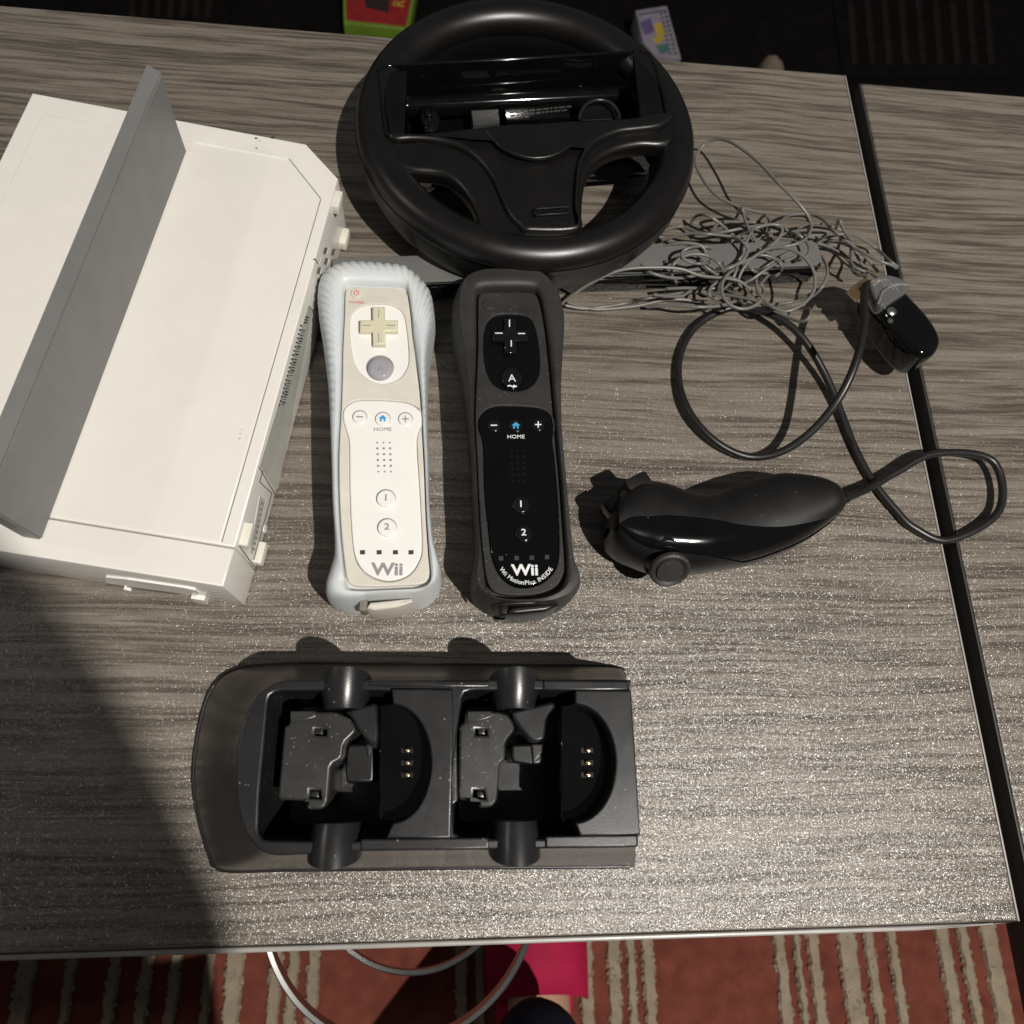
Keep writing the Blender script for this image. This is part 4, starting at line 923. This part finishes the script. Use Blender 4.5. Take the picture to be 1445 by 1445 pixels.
def slipper(x, y, strap):
    sole = [(x - .036, y + .085), (x - .040, y + .03), (x - .034, y - .05), (x - .030, y - .12), (x, y - .14), (x + .030, y - .12), (x + .034, y - .05), (x + .042, y + .03), (x + .036, y + .09), (x, y + .115)]
    s_ = resample(cr([Vector((a, b, 0)) for a, b in sole], 5), 50)
    prism('slipper_sole', s_, G, G + .012, M['pink'], pr, .003)
    V = []; Fc = []; n = 20; rows = [(y - .005, 1.04), (y + .02, 1.06), (y + .05, 1.06), (y + .085, .95), (y + .105, .7)]
    for yy, kk in rows:
        for i in range(n + 1):
            t = math.pi*i/n; V.append((x + .002 - .046*kk*math.cos(t), yy + .018*(1 - math.sin(t)) * (-1 if yy == rows[0][0] else 0) , G + .006 + .056*kk*math.sin(t)**.7 - (yy - y)*.12))
    for j in range(len(rows) - 1):
        for i in range(n): q = j*(n+1) + i; Fc.append((q, q+1, q+n+2, q+n+1))
    o = mesh('slipper_upper', V, Fc, M['pink'], pr, 60)
    bm = bmesh.new(); bm.from_mesh(o.data); bmesh.ops.solidify(bm, geom=bm.faces[:], thickness=.003); bm.to_mesh(o.data); bm.free()
slipper(fx, fy, 1); slipper(lx, ly + .09, 1)

# ------------------------------------------------------------------ things on the dark floor beyond
gz = FLOOR + .015
gb = thing('game_case', P(540, 20, FLOOR - .012), 'red and green game case lying on the dark floor behind the table', 'game case')
gq = [(478, -30), (583, -24), (580, 10), (578, 42), (486, 33)]
prism('case', L2([(483, -40), (590, -30), (577, 42), (485, 33)], gz), FLOOR - .012, gz, M['boxgreen'], gb, .001)
prism('cover', L2([(487, -36), (585, -27), (573, 37), (489, 28)], gz + .0006), gz - .001, gz + .0006, M['boxred'], gb)
prism('cover_picture', L2([(512, -30), (552, -28), (548, 18), (516, 10)], gz + .0009), gz, gz + .0009, M['boxdark'], gb)
text('cover_lettering', 'RO', 565, -2, 12, gz + .0012, M['yellow'], gb, (.2, -1))
cd = thing('picture_card', P(930, 50, FLOOR - .012), 'pale card with rows of black dots and yellow and purple print, behind the wheel', 'card')
cz = FLOOR + .03
prism('card_sheet', L2([(897, 15), (941, 8), (961, 82), (925, 80), (908, 60)], cz), cz - .03, cz, M['card'], cd, .0005)
prism('printed_patch', L2([(922, 35), (932, 30), (940, 48), (928, 52)], cz + .0003), cz, cz + .0003, M['yellow'], cd)
prism('printed_patch', L2([(920, 56), (932, 48), (938, 54), (930, 62)], cz + .0003), cz, cz + .0004, M['yellow'], cd)
prism('printed_patch', L2([(903, 32), (918, 24), (924, 44), (910, 50)], cz + .0003), cz, cz + .0002, M['purple'], cd)
prism('printed_patch', L2([(925, 64), (942, 62), (944, 74), (932, 76)], cz + .0003), cz, cz + .0002, M['teal'], cd)
for k in range(10):
    t = k/9; x, y = 939 + 14*t, 17 + 58*t
    prism('dot', L2([(x-1.6, y-1.6), (x+1.6, y-1.6), (x+1.6, y+1.6), (x-1.6, y+1.6)], cz + .0005), cz, cz + .0005, M['ink'], cd)
    x, y = 903 + 3.8*k, 20 - .6*k
    prism('dot', L2([(x-1.3, y-1.3), (x+1.3, y-1.3), (x+1.3, y+1.3), (x-1.3, y+1.3)], cz + .0005), cz, cz + .0005, M['ink'], cd)
    x, y = 933 + 13*t, 19 + 56*t
    prism('dot', L2([(x-1.4, y-1.4), (x+1.4, y-1.4), (x+1.4, y+1.4), (x-1.4, y+1.4)], cz + .0005), cz, cz + .0005, M['ink'], cd)
# fluffy toe-shaped thing by the far edge
fz = FLOOR + .06
bm = bmesh.new(); bmesh.ops.create_icosphere(bm, subdivisions=4, radius=1)
fc = P(1096, 88, fz)
rn = random.Random(2)
for v in bm.verts:
    k = 1 + rn.uniform(-.05, .05); v.co = Vector((fc.x + v.co.x*.018*k, fc.y + v.co.y*.030*k, fz - .022 + v.co.z*.022*k))
me = bpy.data.meshes.new('fluffy_slipper'); bm.to_mesh(me); bm.free()
o = link('fluffy_slipper', me, M['fur'], None, 80); setup(o, 'beige fluffy rounded thing poking out beyond the far right table edge', 'soft toy')
# disc glimpsed through the wheel top, its rainbow reflections put into the colour
dc = P(733, 58, FLOOR)
lathe('shiny_disc', [(.0075, 0), (.045, 0), (.045, .0012), (.0075, .0012)], (dc.x, dc.y, FLOOR - .011), (0, 0, 1), M['discsheen'], None, 40)
setup(bpy.context.scene.objects['shiny_disc'], 'disc with painted rainbow sheen on the dark floor glimpsed through the wheel rim', 'disc')
# dim brown stripes of a mat at the far left
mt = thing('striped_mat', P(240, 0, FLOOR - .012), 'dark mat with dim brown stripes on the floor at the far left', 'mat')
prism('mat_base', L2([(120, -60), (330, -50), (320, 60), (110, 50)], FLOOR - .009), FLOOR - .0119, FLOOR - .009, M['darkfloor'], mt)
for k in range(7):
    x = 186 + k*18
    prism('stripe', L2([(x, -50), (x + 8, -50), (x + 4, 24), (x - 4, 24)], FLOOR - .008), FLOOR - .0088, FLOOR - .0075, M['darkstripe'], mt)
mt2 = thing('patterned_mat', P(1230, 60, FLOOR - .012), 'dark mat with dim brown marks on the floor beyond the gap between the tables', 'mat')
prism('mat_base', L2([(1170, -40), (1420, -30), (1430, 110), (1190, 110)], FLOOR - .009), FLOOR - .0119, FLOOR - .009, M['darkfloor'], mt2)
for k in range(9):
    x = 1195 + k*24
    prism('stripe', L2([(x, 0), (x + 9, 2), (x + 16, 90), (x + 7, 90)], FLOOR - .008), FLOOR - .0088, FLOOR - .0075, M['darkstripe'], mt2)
sc.cycles.samples = 128
